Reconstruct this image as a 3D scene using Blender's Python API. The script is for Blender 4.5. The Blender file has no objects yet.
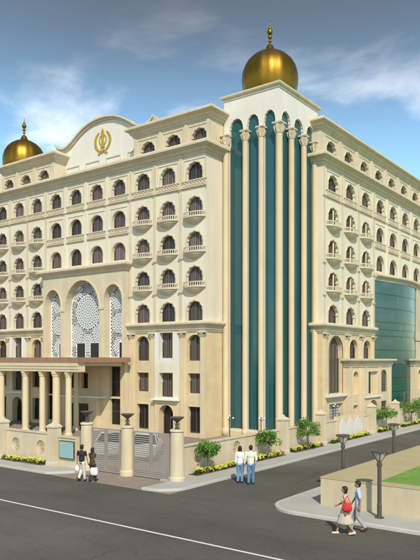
import bpy, bmesh, math, random
from mathutils import Vector, Matrix
from mathutils.geometry import tessellate_polygon
PI = math.pi
SC = bpy.context.scene
COL = SC.collection

# ------------------------------------------------------------------ camera
cd = bpy.data.cameras.new('camera'); cam = bpy.data.objects.new('camera', cd); COL.objects.link(cam)
cam.location = (0, 0, 5.8)
cam.rotation_euler = (PI/2, 0, math.atan2(.598, .801))
cd.sensor_fit = 'VERTICAL'; cd.sensor_height = 24.0; cd.lens = 642/560*24.0
cd.shift_y = 80/560
cd.clip_start = .1; cd.clip_end = 6000
SC.camera = cam
# ------------------------------------------------------------------ world
SUN = Vector((.70, -.714, 0)).normalized(); EL = math.radians(42)
w = bpy.data.worlds.new('World'); SC.world = w; w.use_nodes = True
nt = w.node_tree; nt.nodes.clear()
N = nt.nodes.new; Lk = nt.links.new
sky = N('ShaderNodeTexSky'); sky.sky_type = 'NISHITA'; sky.sun_disc = False
sky.sun_elevation = EL; sky.sun_rotation = math.atan2(SUN.x, SUN.y)
sky.air_density = 1.15; sky.dust_density = .6; sky.ozone_density = .5
tc = N('ShaderNodeTexCoord'); sep = N('ShaderNodeSeparateXYZ'); Lk(tc.outputs['Generated'], sep.inputs[0])
def vmath(op, a, b=None, v=None):
    n = N('ShaderNodeMath'); n.operation = op
    if isinstance(a, (int, float)): n.inputs[0].default_value = a
    else: Lk(a, n.inputs[0])
    if b is not None:
        if isinstance(b, (int, float)): n.inputs[1].default_value = b
        else: Lk(b, n.inputs[1])
    return n.outputs[0]
# flat cloud deck: project the view direction on a plane high above
zz = vmath('ADD', vmath('MAXIMUM', sep.outputs[2], 0.0), .12)
cx_, cy_ = vmath('DIVIDE', sep.outputs[0], zz), vmath('DIVIDE', sep.outputs[1], zz)
cmb = N('ShaderNodeCombineXYZ'); Lk(cx_, cmb.inputs[0]); Lk(cy_, cmb.inputs[1])
def noise(scale, detail, rough, off, dist=.0):
    mp = N('ShaderNodeMapping'); mp.inputs['Location'].default_value = off; Lk(cmb.outputs[0], mp.inputs[0])
    n = N('ShaderNodeTexNoise'); n.inputs['Scale'].default_value = scale; n.inputs['Detail'].default_value = detail
    n.inputs['Roughness'].default_value = rough; n.inputs['Distortion'].default_value = dist
    Lk(mp.outputs[0], n.inputs['Vector']); return n.outputs[0]
def rng(v, a, b, c=0., d=1.):
    n = N('ShaderNodeMapRange'); n.interpolation_type = 'SMOOTHSTEP'; Lk(v, n.inputs[0])
    for i, q in zip((1, 2, 3, 4), (a, b, c, d)): n.inputs[i].default_value = q
    return n.outputs[0]
def mix(fac, a, b):
    n = N('ShaderNodeMix'); n.data_type = 'RGBA'
    if isinstance(fac, (int, float)): n.inputs[0].default_value = fac
    else: Lk(fac, n.inputs[0])
    for i, q in ((6, a), (7, b)):
        if isinstance(q, tuple): n.inputs[i].default_value = q
        else: Lk(q, n.inputs[i])
    return n.outputs[2]
wisps = vmath('MULTIPLY', rng(noise(2.0, 7, .55, (2.05, 4.45, 0), .3), .50, .72), .6)
high = vmath('MULTIPLY', rng(noise(.9, 5, .55, (3.0, .6, 0), .3), -.3, .58), rng(sep.outputs[2], .25, .52))
tint = N('ShaderNodeMix'); tint.data_type = 'RGBA'; tint.blend_type = 'MULTIPLY'; tint.inputs[0].default_value = 1; Lk(sky.outputs[0], tint.inputs[6]); tint.inputs[7].default_value = (.80, 1.02, 1.06, 1)
c1 = mix(wisps, tint.outputs[2], (8.5, 8.9, 9.6, 1))
c2 = mix(vmath('MULTIPLY', high, .95), c1, (.66, .80, .98, 1))
bg = N('ShaderNodeBackground'); bg.inputs['Strength'].default_value = .145; Lk(c2, bg.inputs['Color'])
wo = N('ShaderNodeOutputWorld'); Lk(bg.outputs[0], wo.inputs[0])
# ------------------------------------------------------------------ sun
sd = bpy.data.lights.new('sun', 'SUN'); sd.energy = 3.05; sd.angle = math.radians(.6); sd.color = (1, .935, .82)
so = bpy.data.objects.new('sun', sd); COL.objects.link(so)
so.rotation_euler = (Vector((SUN.x*math.cos(EL), SUN.y*math.cos(EL), math.sin(EL)))).to_track_quat('Z', 'Y').to_euler()
so.location = (10, -10, 60)
SC.view_settings.view_transform = 'Standard'; SC.view_settings.look = 'None'
SC.view_settings.exposure = .52; SC.view_settings.gamma = 1; SC.view_settings.use_curve_mapping = False

# ------------------------------------------------------------------ materials
def mat(name, col, rough=.7, metal=0., var=.06, scale=1.5, bump=0., bscale=30., spec=.4, fine=0., stretch=None):
    m = bpy.data.materials.new(name); m.use_nodes = True; n = m.node_tree; b = n.nodes['Principled BSDF']
    b.inputs['Roughness'].default_value = rough; b.inputs['Metallic'].default_value = metal
    b.inputs['Specular IOR Level'].default_value = spec
    t = n.nodes.new('ShaderNodeTexCoord')
    vec = t.outputs['Object']
    if stretch:
        mp = n.nodes.new('ShaderNodeMapping'); mp.inputs['Scale'].default_value = stretch
        n.links.new(vec, mp.inputs[0]); vec = mp.outputs[0]
    nz = n.nodes.new('ShaderNodeTexNoise'); nz.inputs['Scale'].default_value = scale; nz.inputs['Detail'].default_value = 6
    n.links.new(vec, nz.inputs['Vector'])
    r = n.nodes.new('ShaderNodeValToRGB')
    r.color_ramp.elements[0].position = .3; r.color_ramp.elements[1].position = .7
    r.color_ramp.elements[0].color = (*[c*(1-var) for c in col], 1)
    r.color_ramp.elements[1].color = (*[min(1, c*(1+var)) for c in col], 1)
    n.links.new(nz.outputs[0], r.inputs[0]); out = r.outputs[0]
    if fine:
        n2 = n.nodes.new('ShaderNodeTexNoise'); n2.inputs['Scale'].default_value = scale*22; n2.inputs['Detail'].default_value = 4
        n.links.new(vec, n2.inputs['Vector'])
        mr = n.nodes.new('ShaderNodeMapRange'); mr.inputs[1].default_value = .3; mr.inputs[2].default_value = .7
        mr.inputs[3].default_value = 1-fine; mr.inputs[4].default_value = 1+fine; n.links.new(n2.outputs[0], mr.inputs[0])
        mx = n.nodes.new('ShaderNodeVectorMath'); mx.operation = 'SCALE'
        n.links.new(out, mx.inputs[0]); n.links.new(mr.outputs[0], mx.inputs['Scale']); out = mx.outputs[0]
    n.links.new(out, b.inputs['Base Color'])
    if bump:
        n3 = n.nodes.new('ShaderNodeTexNoise'); n3.inputs['Scale'].default_value = bscale; n3.inputs['Detail'].default_value = 4
        n.links.new(t.outputs['Object'], n3.inputs['Vector'])
        bp = n.nodes.new('ShaderNodeBump'); bp.inputs['Strength'].default_value = bump; bp.inputs['Distance'].default_value = .02
        n.links.new(n3.outputs[0], bp.inputs['Height']); n.links.new(bp.outputs[0], b.inputs['Normal'])
    return m
M = {}
M['stucco'] = mat('cream stucco', (.70, .63, .50), .8, var=.05, scale=.5, bump=.15, fine=.02, stretch=(1, 1, .35))
M['pale'] = mat('pale white stucco', (.69, .66, .59), .8, var=.03, scale=.5, bump=.1, fine=.02)
M['trim'] = mat('cream stone trim', (.60, .52, .375), .7, var=.05, scale=.8, bump=.1, fine=.03)
M['stone'] = mat('yellow sandstone', (.64, .51, .315), .7, var=.07, scale=.7, bump=.15, fine=.04, stretch=(1, 1, 2.5))
M['column'] = mat('sand coloured column plaster', (.64, .515, .335), .7, var=.04, scale=.8, bump=.1, fine=.02)
M['boundary'] = mat('boundary wall plaster', (.61, .51, .355), .8, var=.06, scale=.9, bump=.2, fine=.03)
M['terrace'] = mat('terrace plaster', (.54, .45, .305), .8, var=.05, scale=.9, bump=.2, fine=.03)
M['terrace_top'] = mat('tan terrace paving', (.43, .355, .20), .8, var=.07, scale=1.2, bump=.2, fine=.05)
M['white'] = mat('white painted trim', (.78, .76, .72), .6, var=.03)
M['lattice_white'] = mat('white lattice stone', (.70, .70, .70), .6, var=.03)
M['lattice_dark'] = mat('grey blue glass behind the lattice', (.035, .042, .055), .3, var=.2)
M['softwhite'] = mat('off white painted relief', (.62, .59, .56), .7, var=.05)
M['void'] = mat('dark window interior', (.018, .015, .014), .25, var=.2)
M['copper'] = mat('reddish brown roof cladding', (.29, .165, .10), .55, var=.15, scale=1.5, fine=.06)
M['gold'] = mat('gilded metal', (.27, .15, .022), .44, 1.0, var=.14, scale=1.2, bump=.08, bscale=6)
M['goldflat'] = mat('matt gold paint', (.50, .35, .05), .5, .3, var=.06)
M['asphalt'] = mat('asphalt', (.098, .091, .073), .85, var=.16, scale=.25, bump=.4, bscale=60, fine=.10)
M['line'] = mat('white road paint', (.72, .72, .70), .6, var=.07, scale=3, fine=.08)
M['pave'] = mat('pale grey pavement', (.40, .395, .36), .8, var=.07, scale=.8, bump=.2, fine=.05)
M['kerb'] = mat('concrete kerb', (.47, .46, .42), .8, var=.06, scale=1.5, fine=.04)
M['drive'] = mat('pinkish driveway paving', (.27, .215, .18), .8, var=.08, scale=1.2, bump=.2, fine=.05)
M['court'] = mat('forecourt paving', (.30, .25, .19), .8, var=.06, scale=1.2, fine=.05)
M['lawn'] = mat('lawn turf', (.16, .29, .05), .9, var=.16, scale=1.2, bump=.6, bscale=50, fine=.25)
M['metal'] = mat('grey brown lamp metal', (.10, .085, .07), .45, .3, var=.1)
M['gate'] = mat('grey painted steel', (.37, .325, .29), .45, .3, var=.05)
M['frost'] = mat('frosted lamp glass', (.45, .42, .36), .3, var=.05)
M['leaf'] = mat('green leaves', (.115, .23, .03), .6, var=.5, scale=7)
M['darkleaf'] = mat('dark green shrub leaves', (.03, .065, .015), .6, var=.5, scale=6)
M['yellow'] = mat('yellow blossom', (.75, .72, .10), .6, var=.2, scale=8)
M['bark'] = mat('brown bark', (.13, .085, .05), .9, var=.2, scale=6)
M['carwhite'] = mat('white car paint', (.62, .62, .62), .25, var=.02, spec=.6)
M['rubber'] = mat('tyre rubber', (.02, .02, .02), .8, var=.1)
M['carglass'] = mat('dark car glass', (.015, .018, .02), .08, var=.1, spec=.6)
M['poster'] = mat('pale teal notice sheet', (.27, .42, .42), .5, var=.06, scale=2)
def glass_mat(name, c):
    m = mat(name, c, .05, var=.10, scale=.25, spec=.5); m.node_tree.nodes['Principled BSDF'].inputs['IOR'].default_value = 1.55
    return m
M['glass'] = glass_mat('teal curtain glass', (.022, .088, .096))
M['glass2'] = glass_mat('green teal curtain glass', (.014, .070, .058))
def curtain():
    m = bpy.data.materials.new('window glass over curtains'); m.use_nodes = True; n = m.node_tree; b = n.nodes['Principled BSDF']
    t = n.nodes.new('ShaderNodeTexCoord'); wv = n.nodes.new('ShaderNodeTexWave'); wv.bands_direction = 'DIAGONAL'
    mp = n.nodes.new('ShaderNodeMapping'); mp.inputs['Scale'].default_value = (1, 1, .0)
    n.links.new(t.outputs['Object'], mp.inputs[0]); n.links.new(mp.outputs[0], wv.inputs[0])
    wv.inputs['Scale'].default_value = 3.2; wv.inputs['Distortion'].default_value = 2.0; wv.inputs['Detail'].default_value = 1
    r = n.nodes.new('ShaderNodeValToRGB'); r.color_ramp.elements[0].color = (.03, .023, .02, 1); r.color_ramp.elements[1].color = (.16, .125, .11, 1)
    n.links.new(wv.outputs[0], r.inputs[0])
    oi = n.nodes.new('ShaderNodeObjectInfo'); mr = n.nodes.new('ShaderNodeMapRange'); mr.inputs[3].default_value = .35; mr.inputs[4].default_value = 1.7
    n.links.new(oi.outputs['Random'], mr.inputs[0]); sc_ = n.nodes.new('ShaderNodeVectorMath'); sc_.operation = 'SCALE'
    n.links.new(r.outputs[0], sc_.inputs[0]); n.links.new(mr.outputs[0], sc_.inputs['Scale']); n.links.new(sc_.outputs[0], b.inputs['Base Color'])
    b.inputs['Roughness'].default_value = .25; b.inputs['Specular IOR Level'].default_value = .4
    return m
M['curtain'] = curtain()
M['winframe'] = mat('dark brown window frame', (.09, .07, .055), .5, var=.1)

def weather(m, crack=False, streak=0.):
    n = m.node_tree; b = n.nodes['Principled BSDF']; src = b.inputs['Base Color'].links[0].from_socket
    t = n.nodes.new('ShaderNodeTexCoord'); mp = n.nodes.new('ShaderNodeMapping'); n.links.new(t.outputs['Object'], mp.inputs[0])
    nz = n.nodes.new('ShaderNodeTexNoise'); nz.inputs['Detail'].default_value = 8; nz.inputs['Roughness'].default_value = .65; n.links.new(mp.outputs[0], nz.inputs['Vector'])
    mr = n.nodes.new('ShaderNodeMapRange'); n.links.new(nz.outputs[0], mr.inputs[0])
    if crack:
        nz.inputs['Scale'].default_value = .16; mp.inputs['Scale'].default_value = (.5, 1.6, 1)
        for i, q in zip((1, 2, 3, 4), (.35, .65, .80, 1.16)): mr.inputs[i].default_value = q
    else:
        nz.inputs['Scale'].default_value = 1.6; mp.inputs['Scale'].default_value = (1, 1, .12)
        for i, q in zip((1, 2, 3, 4), (.40, .72, 1.0, 1-streak)): mr.inputs[i].default_value = q
    sc_ = n.nodes.new('ShaderNodeVectorMath'); sc_.operation = 'SCALE'; n.links.new(src, sc_.inputs[0]); n.links.new(mr.outputs[0], sc_.inputs['Scale']); out = sc_.outputs[0]
    if crack:
        vo = n.nodes.new('ShaderNodeTexVoronoi'); vo.feature = 'DISTANCE_TO_EDGE'; vo.inputs['Scale'].default_value = .22
        n4 = n.nodes.new('ShaderNodeTexNoise'); n4.inputs['Scale'].default_value = 1.2; n4.inputs['Detail'].default_value = 5; n.links.new(t.outputs['Object'], n4.inputs['Vector'])
        ad = n.nodes.new('ShaderNodeVectorMath'); ad.operation = 'MULTIPLY_ADD'; n.links.new(n4.outputs['Color'], ad.inputs[0]); ad.inputs[1].default_value = (1.6, 1.6, 0); n.links.new(t.outputs['Object'], ad.inputs[2])
        n.links.new(ad.outputs[0], vo.inputs['Vector'])
        m2 = n.nodes.new('ShaderNodeMapRange'); n.links.new(vo.outputs['Distance'], m2.inputs[0])
        for i, q in zip((1, 2, 3, 4), (.0, .006, .72, 1.0)): m2.inputs[i].default_value = q
        s2 = n.nodes.new('ShaderNodeVectorMath'); s2.operation = 'SCALE'; n.links.new(out, s2.inputs[0]); n.links.new(m2.outputs[0], s2.inputs['Scale']); out = s2.outputs[0]
    n.links.new(out, b.inputs['Base Color'])
weather(M['asphalt'], crack=True)
for k_, q_ in (('stucco', .10), ('stone', .14), ('pale', .06), ('trim', .16), ('boundary', .18), ('terrace', .16), ('column', .08)): weather(M[k_], streak=q_)

# ------------------------------------------------------------------ mesh helpers
def fin(name, bm, m, parent=None, smooth=False, recalc=True):
    if recalc: bmesh.ops.recalc_face_normals(bm, faces=bm.faces)
    me = bpy.data.meshes.new(name); bm.to_mesh(me); bm.free()
    for q in (m if isinstance(m, (list, tuple)) else [m]): me.materials.append(M[q] if isinstance(q, str) else q)
    if smooth:
        for p in me.polygons: p.use_smooth = True
    o = bpy.data.objects.new(name, me); COL.objects.link(o)
    if parent: o.parent = parent
    return o
def tag(o, label=None, cat=None, group=None, kind=None):
    if label: o['label'] = label
    if cat: o['category'] = cat
    if group: o['group'] = group
    if kind: o['kind'] = kind
    return o
def empty(name, loc=(0, 0, 0), rz=0, **k):
    k.setdefault('kind', 'thing')
    o = bpy.data.objects.new(name, None); COL.objects.link(o); o.location = loc; o.rotation_euler = (0, 0, rz); return tag(o, **k)
def copy_tree(o, parent=None):
    c = o.copy(); COL.objects.link(c); c.parent = parent
    for ch in [x for x in KIDS.get(o.name, [])]:
        c2 = copy_tree(ch, c); KIDS.setdefault(c.name, []).append(c2)
    return c
KIDS = {}
def scan(o):
    for ch in o.children: KIDS.setdefault(o.name, []).append(ch); scan(ch)
def box(bm, x0, x1, y0, y1, z0, z1, mi=0, mtx=None):
    vs = [bm.verts.new(p) for p in ((x0, y0, z0), (x1, y0, z0), (x1, y1, z0), (x0, y1, z0), (x0, y0, z1), (x1, y0, z1), (x1, y1, z1), (x0, y1, z1))]
    if mtx:
        for v in vs: v.co = mtx @ v.co
    for f in ((0, 1, 2, 3), (7, 6, 5, 4), (0, 4, 5, 1), (1, 5, 6, 2), (2, 6, 7, 3), (3, 7, 4, 0)):
        bm.faces.new([vs[i] for i in f]).material_index = mi
    return vs
def ring_loft(bm, rings, cap=True, closed=True, mi=0):
    R_ = [[bm.verts.new(p) for p in r] for r in rings]
    n = len(R_[0])
    for a, b in zip(R_, R_[1:]):
        for i in range(n if closed else n-1):
            j = (i+1) % n
            bm.faces.new((a[i], a[j], b[j], b[i])).material_index = mi
    if cap:
        bm.faces.new(R_[0][::-1]).material_index = mi; bm.faces.new(R_[-1]).material_index = mi
def lathe(bm, prof, n=20, c=(0, 0, 0), mi=0, rot=0.):
    ring_loft(bm, [[(c[0]+max(r, .001)*math.cos(2*PI*i/n+rot), c[1]+max(r, .001)*math.sin(2*PI*i/n+rot), c[2]+z) for i in range(n)] for r, z in prof], mi=mi)
def tube(bm, p0, p1, r0, r1=None, n=8, mi=0):
    r1 = r0 if r1 is None else r1
    p0, p1 = Vector(p0), Vector(p1); d = (p1-p0).normalized()
    a = d.orthogonal().normalized(); b = d.cross(a)
    ring_loft(bm, [[p+(a*math.cos(2*PI*i/n)+b*math.sin(2*PI*i/n))*r for i in range(n)] for p, r in ((p0, r0), (p1, r1))], mi=mi)
def sweep(bm, path, prof, mi=0, closed_prof=True):
    """Sweep a profile [(out, z)] along a plan path; 'out' is to the right of travel, corners mitred."""
    P_ = [Vector(p) for p in path]; rings = []
    for i, p in enumerate(P_):
        ds = []
        if i > 0: ds.append((p-P_[i-1]).normalized())
        if i < len(P_)-1: ds.append((P_[i+1]-p).normalized())
        ns = [Vector((d.y, -d.x)) for d in ds]
        if len(ns) == 2:
            m_ = (ns[0]+ns[1]); m_ = m_/(1+ns[0].dot(ns[1]))
        else: m_ = ns[0]
        rings.append([(p.x+m_.x*o, p.y+m_.y*o, z) for o, z in prof])
    ring_loft(bm, rings, cap=True, mi=mi)

# ------------------------------------------------------------------ facade frames: a = along, o = outward, z = up
LY, RX = 37.81, -23.0
class Fr:
    def __init__(s, kind, plane): s.k, s.p = kind, plane
    def __call__(s, a, o, z): return (a, s.p-o, z) if s.k == 'L' else (s.p+o, a, z)
FL, FR = Fr('L', LY), Fr('R', RX)
def fbox(bm, F, a0, a1, o0, o1, z0, z1, mi=0):
    p, q = F(a0, o0, z0), F(a1, o1, z1)
    box(bm, min(p[0], q[0]), max(p[0], q[0]), min(p[1], q[1]), max(p[1], q[1]), z0, z1, mi)
def lobed(w_, h, hs=None, lobes=5, amp=.10):
    """Multi-foil arch outline, centred in a, bottom at z = 0, top at h (counter-clockwise)."""
    hs = h-w_*.95 if hs is None else hs
    pts = [(w_, 0), (w_, hs)]
    if lobes: pts.append((w_*.93, hs))
    n = 24 if lobes else 14
    for i in range(1 if lobes else 1, n):
        t = PI*i/n
        s = 1-amp*(1-abs(math.sin(lobes*t))) if lobes else 1
        pts.append((w_*.99*math.cos(t)*s, hs+(h-hs)*math.sin(t)*s))
    if lobes: pts.append((-w_*.93, hs))
    pts += [(-w_, hs), (-w_, 0)]
    return pts
def rect(w_, h): return [(w_, 0), (w_, h), (-w_, h), (-w_, 0)]
def panel(bm, F, a0, a1, z0, z1, openings, o=0., mi=0):
    """Flat wall with holes; openings: (a, z, outline, depth)."""
    cells = []
    for (a, z, ol, dep) in openings:
        xs = [p[0] for p in ol]; zs = [p[1] for p in ol]
        cells.append((a+min(xs)-.04, a+max(xs)+.04, z+min(zs)-.04, z+max(zs)+.04))
    cells = [(max(c[0], a0), min(c[1], a1), max(c[2], z0), min(c[3], z1)) for c in cells]
    A = sorted({a0, a1, *[round(c[0], 4) for c in cells], *[round(c[1], 4) for c in cells]})
    Z = sorted({z0, z1, *[round(c[2], 4) for c in cells], *[round(c[3], 4) for c in cells]})
    for i in range(len(A)-1):
        for j in range(len(Z)-1):
            ca, cz = (A[i]+A[i+1])/2, (Z[j]+Z[j+1])/2
            if any(c[0] < ca < c[1] and c[2] < cz < c[3] for c in cells): continue
            bm.faces.new([bm.verts.new(F(*p)) for p in ((A[i], o, Z[j]), (A[i+1], o, Z[j]), (A[i+1], o, Z[j+1]), (A[i], o, Z[j+1]))]).material_index = mi
    for c, (a, z, ol, dep) in zip(cells, openings):
        outer = [Vector((c[0], c[2], 0)), Vector((c[1], c[2], 0)), Vector((c[1], c[3], 0)), Vector((c[0], c[3], 0))]
        inner = [Vector((a+p[0], z+p[1], 0)) for p in ol]
        allp = outer+inner; vs = [bm.verts.new(F(p.x, o, p.y)) for p in allp]
        for t in tessellate_polygon([outer, inner]):
            try: bm.faces.new([vs[k] for k in t]).material_index = mi
            except ValueError: pass
        iv = vs[4:]; bk = [bm.verts.new(F(p.x, o-dep, p.y)) for p in inner]
        for k in range(len(iv)):
            l = (k+1) % len(iv); bm.faces.new((iv[k], iv[l], bk[l], bk[k])).material_index = mi
def strip_around(bm, F, a, z, ol, wid, o0, o1, mi=0, skip_bottom=True):
    """Raised moulding that follows an outline."""
    n = len(ol); outs = []
    for i in range(n):
        p = Vector(ol[i]); c = Vector((0, max(q[1] for q in ol)*.45)); d = (p-c).normalized()
        outs.append(p+d*wid)
    for i in range(n-1):
        q = [(ol[i], o0), (ol[i+1], o0), (ol[i+1], o1), (ol[i], o1)]
        A_, B_, C_, D_ = ol[i], ol[i+1], outs[i+1], outs[i]
        f = [bm.verts.new(F(a+p[0], o1, z+p[1])) for p in (A_, B_, C_, D_)]
        g = [bm.verts.new(F(a+p[0], o0, z+p[1])) for p in (A_, B_, C_, D_)]
        bm.faces.new(f).material_index = mi; bm.faces.new((f[2], f[3], g[3], g[2])).material_index = mi; bm.faces.new((f[0], f[1], g[1], g[0])).material_index = mi
def fill(bm, F, a, z, ol, o, mi=0, thick=0.):
    vs = [bm.verts.new(F(a+p[0], o, z+p[1])) for p in ol]
    for t in tessellate_polygon([[Vector((p[0], p[1], 0)) for p in ol]]): bm.faces.new([vs[k] for k in t]).material_index = mi

# ================================================================== GROUND
def sheet(name, pts, z, m, thick=0., kind='structure', **k):
    bm = bmesh.new()
    if thick: ring_loft(bm, [[(x, y, z-thick) for x, y in pts], [(x, y, z) for x, y in pts]])
    else: bm.faces.new([bm.verts.new((x, y, z)) for x, y in pts])
    o = fin(name, bm, m); tag(o, kind=kind, **k); return o
sheet('ground', [(-900, -900), (900, -900), (900, 900), (-900, 900)], -.012, 'court')
sheet('road', [(-400, -60), (400, -60), (400, 21.15), (-11.9, 21.15), (-11.9, 300), (-18.0, 300), (-18.0, 21.15), (-400, 21.15)], 0, 'asphalt')
sheet('road_line', [(-400, 16.1), (-.5, 16.1), (-.5, 16.21), (-400, 16.21)], .004, 'line')
def arc(cx, cy, r, a0, a1, n=10): return [(cx+r*math.cos(math.radians(a0+(a1-a0)*i/n)), cy+r*math.sin(math.radians(a0+(a1-a0)*i/n))) for i in range(n+1)]
# pavements: kerb as a real step
ca = arc(-19.4, 22.55, 1.4, 270, 360)
pv = [(-19.6, 23.2), (-19.6, 21.15)]+ca[1:]+[(-18.0, 140), (-20.3, 140), (-20.3, 23.2)]
sheet('pavement_side', pv, .10, 'pave', .11)
bmk = bmesh.new(); sweep(bmk, [(-19.6, 21.15)]+ca[1:]+[(-18.0, 140)], [(-.14, 0), (.012, 0), (.012, .10), (-.01, .112), (-.14, .112)])
tag(fin('kerb', bmk, 'kerb'), kind='structure')
sheet('pavement_front', [(-70, 21.15), (-26.2, 21.15), (-25.2, 22.2), (-25.2, 23.2), (-70, 23.2)], .10, 'pave', .11)
bmk = bmesh.new(); sweep(bmk, [(-70, 21.15), (-26.2, 21.15), (-25.2, 22.2)], [(-.14, 0), (.012, 0), (.012, .10), (-.01, .112), (-.14, .112)])
tag(fin('kerb', bmk, 'kerb'), kind='structure')
sheet('driveway', [(-25.2, 21.4), (-19.6, 21.4), (-19.6, 24.2), (-25.2, 24.2)], .02, 'drive', .03)
sheet('forecourt', [(-70, 23.2), (-20.2, 23.2), (-20.2, 140), (-40, 140), (-70, 60)], .012, 'drive')
# island pavement on the near side
ci = arc(-11.9, 22.55, 1.4, 270, 180)
isl = [(60, 21.15)]+ci+[(-13.3, 140), (-11.4, 140), (-11.4, 22.9), (60, 22.9)]
bm = bmesh.new(); vs = [bm.verts.new((x, y, .11)) for x, y in isl]
for t in tessellate_polygon([[Vector((x, y, 0)) for x, y in isl]]): bm.faces.new([vs[k] for k in t])
tag(fin('pavement_island', bm, 'pave'), kind='structure')
bmk = bmesh.new(); sweep(bmk, [(-13.3, 140)]+ci[::-1]+[(60, 21.15)], [(-.15, .0), (.012, 0), (.012, .10), (-.01, .122), (-.15, .122)])
tag(fin('kerb', bmk, 'kerb'), kind='structure')

# terrace with lawn
tr = empty('raised_terrace', (0, 0, 0), label='low tan retaining wall of a raised lawn terrace on the street corner', cat='retaining wall')
bm = bmesh.new(); box(bm, -11.65, 60, 22.9, 140, 0, 1.15); fin('wall', bm, 'terrace', tr)
bm = bmesh.new(); box(bm, -11.67, 60, 22.88, 140, 1.153, 1.20); fin('top_paving', bm, 'terrace_top', tr)
sheet('lawn', [(-9.35, 23.4), (60, 23.4), (60, 140), (-9.35, 140)], 1.225, 'lawn', .02, kind='stuff', label='bright green lawn on top of the raised terrace', cat='grass')

# ================================================================== HOTEL BUILDING
H = empty('hotel_building', (-28.7, 37.8, 0), label='large cream multi-storey building with golden domes, teal glass corner tower and arched windows', cat='building')
HO = Vector(H.location)
def hpart(o): o.parent = H; o.location = Vector(o.location)-HO; return o
def hfin(name, bm, m, **k): return hpart(fin(name, bm, m, **k))
ZT = [20.65-2.6*k for k in range(5)]
CX = -41.5
Lside = [CX+d for d in (-11.85, -9.22, -6.6, 6.6, 9.22, 11.85)]
Lmid = [CX+d for d in (-3.93, -1.31, 1.31, 3.93)]
RC = 62.1
Rside = [47.35, 50.65, 53.9, 70.3, 73.55, 76.85]
Rmid = [57.2, 60.45, 63.75, 67.05]
Rfar = [80.2, 83.5, 86.8, 90.1]

wall = bmesh.new()       # stucco (0), stone (1), pale (2)
WIN = []                 # windows to place: (F, a, z, kind, sx)
def upper(F, side, mid, far, a0, a1, m0, m1, sx):
    """Upper storeys: side sections with five rows, middle with three."""
    ops_s, ops_m = [], []
    ol5 = lobed(.66*sx, 1.55); ol1 = lobed(.66*sx, 1.32)
    for a in side:
        for k, zt in enumerate(ZT):
            hgt = 1.32 if k == 0 else 1.55
            ops_s.append((a, zt-hgt, lobed(.75*sx, hgt), .26))
            WIN.append((F, a, zt, 'side' if 0 < k < 4 else ('flat' if k == 0 else 'low'), sx))
    for a in mid:
        for k in range(3):
            hgt = (1.32, 1.38, 1.45)[k]
            ops_m.append((a, ZT[k]-hgt, lobed(.75*sx, hgt, lobes=5 if k == 0 else 0), .26))
            WIN.append((F, a, ZT[k], ('flat', 'panel', 'plain')[k], sx))
    L_ = [o for o in ops_s if o[0] < m0]; R_ = [o for o in ops_s if o[0] > m1]
    panel(wall, F, a0, m0, 8.4, 21.6, L_)
    panel(wall, F, m0, m1, 13.3, 21.6, ops_m)
    panel(wall, F, m1, a1, 8.4, 21.6, R_)
upper(FL, Lside, Lmid, [], -54.31, -28.69, CX-5.1, CX+5.1, 1.0)
upper(FR, Rside, Rmid, [], 45.5, 78.7, 55.7, 68.5, 1.2)
panel(wall, FR, 78.7, 95, 8.4, 21.6, [])
# returns of the wings
def quad(bm, pts, mi=0): bm.faces.new([bm.verts.new(p) for p in pts]).material_index = mi
def vwall(bm, x0, y0, x1, y1, z0, z1, mi=0): quad(bm, [(x0, y0, z0), (x1, y1, z0), (x1, y1, z1), (x0, y0, z1)], mi)
vwall(wall, -28.69, LY, -28.69, 40.6, 8.4, 21.6)
vwall(wall, -54.31, LY, -54.31, 40.6, 8.4, 21.6)
vwall(wall, -24.4, 45.5, RX, 45.5, 8.4, 21.6)
# lower storeys (stone)
def lower_section(F, cs, a0, a1, mirror=False):
    """cs: three column centres; arch over two rectangular windows, middle bay with white framing."""
    ops = []
    for i, c in enumerate(cs):
        if i == 1: continue
        w_ = .68
        ops += [(c, 5.75, lobed(w_, 1.95, lobes=0), .30), (c, 3.3, rect(w_*.92, 1.5), .30), (c, .3, rect(w_*.92, 2.0), .30)]
        WIN.extend([(F, c, 5.75, 'arch', w_), (F, c, 3.3, 'rect15', w_*.92), (F, c, .3, 'rect20', w_*.92)])
    c = cs[1]
    panel(wall, F, a0, c-1.2, 0, 8.4, [o for o in ops if o[0] < c], mi=1)
    panel(wall, F, c+1.2, a1, 0, 8.4, [o for o in ops if o[0] > c], mi=1)
    # middle bay, 0.25 proud
    o = .22
    panel(wall, F, c-1.2, c+1.2, 5.55, 7.95, [(c-.0, 5.95, rect(.66, 1.95), .40)], o=o, mi=2)
    panel(wall, F, c-1.2, c+1.2, 2.75, 5.55, [(c, 2.95, rect(.68, 1.85), .42)], o=o, mi=0)
    panel(wall, F, c-1.2, c+1.2, 0, 2.75, [(c, .0, lobed(.72, 2.35, lobes=0), .6)], o=o, mi=1)
    panel(wall, F, c-1.2, c+1.2, 7.95, 8.4, [], o=0, mi=1)
    for s in (-1.2, 1.2):
        p, q = F(c+s, 0, 0), F(c+s, o, 0)
        for z0, z1, mi in ((0, 2.75, 1), (2.75, 5.55, 0), (5.55, 7.95, 2)): vwall(wall, p[0], p[1], q[0], q[1], z0, z1, mi)
    WIN.extend([(F, c, 5.95, 'mid', .66), (F, c, 2.95, 'mid2', .68), (F, c, 0, 'door', .72)])
    hb = bmesh.new(); fbox(hb, F, c-1.32, c+1.32, o, o+.30, 2.70, 2.82); hfin('ledge', hb, 'white')
lower_section(FL, Lside[3:], CX+5.1, -28.69)
lower_section(FL, Lside[:3], -54.31, CX-5.1)
vwall(wall, -28.69, LY, -28.69, 40.6, 0, 8.4, 1); vwall(wall, -54.31, LY, -54.31, 40.6, 0, 8.4, 1)
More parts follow.
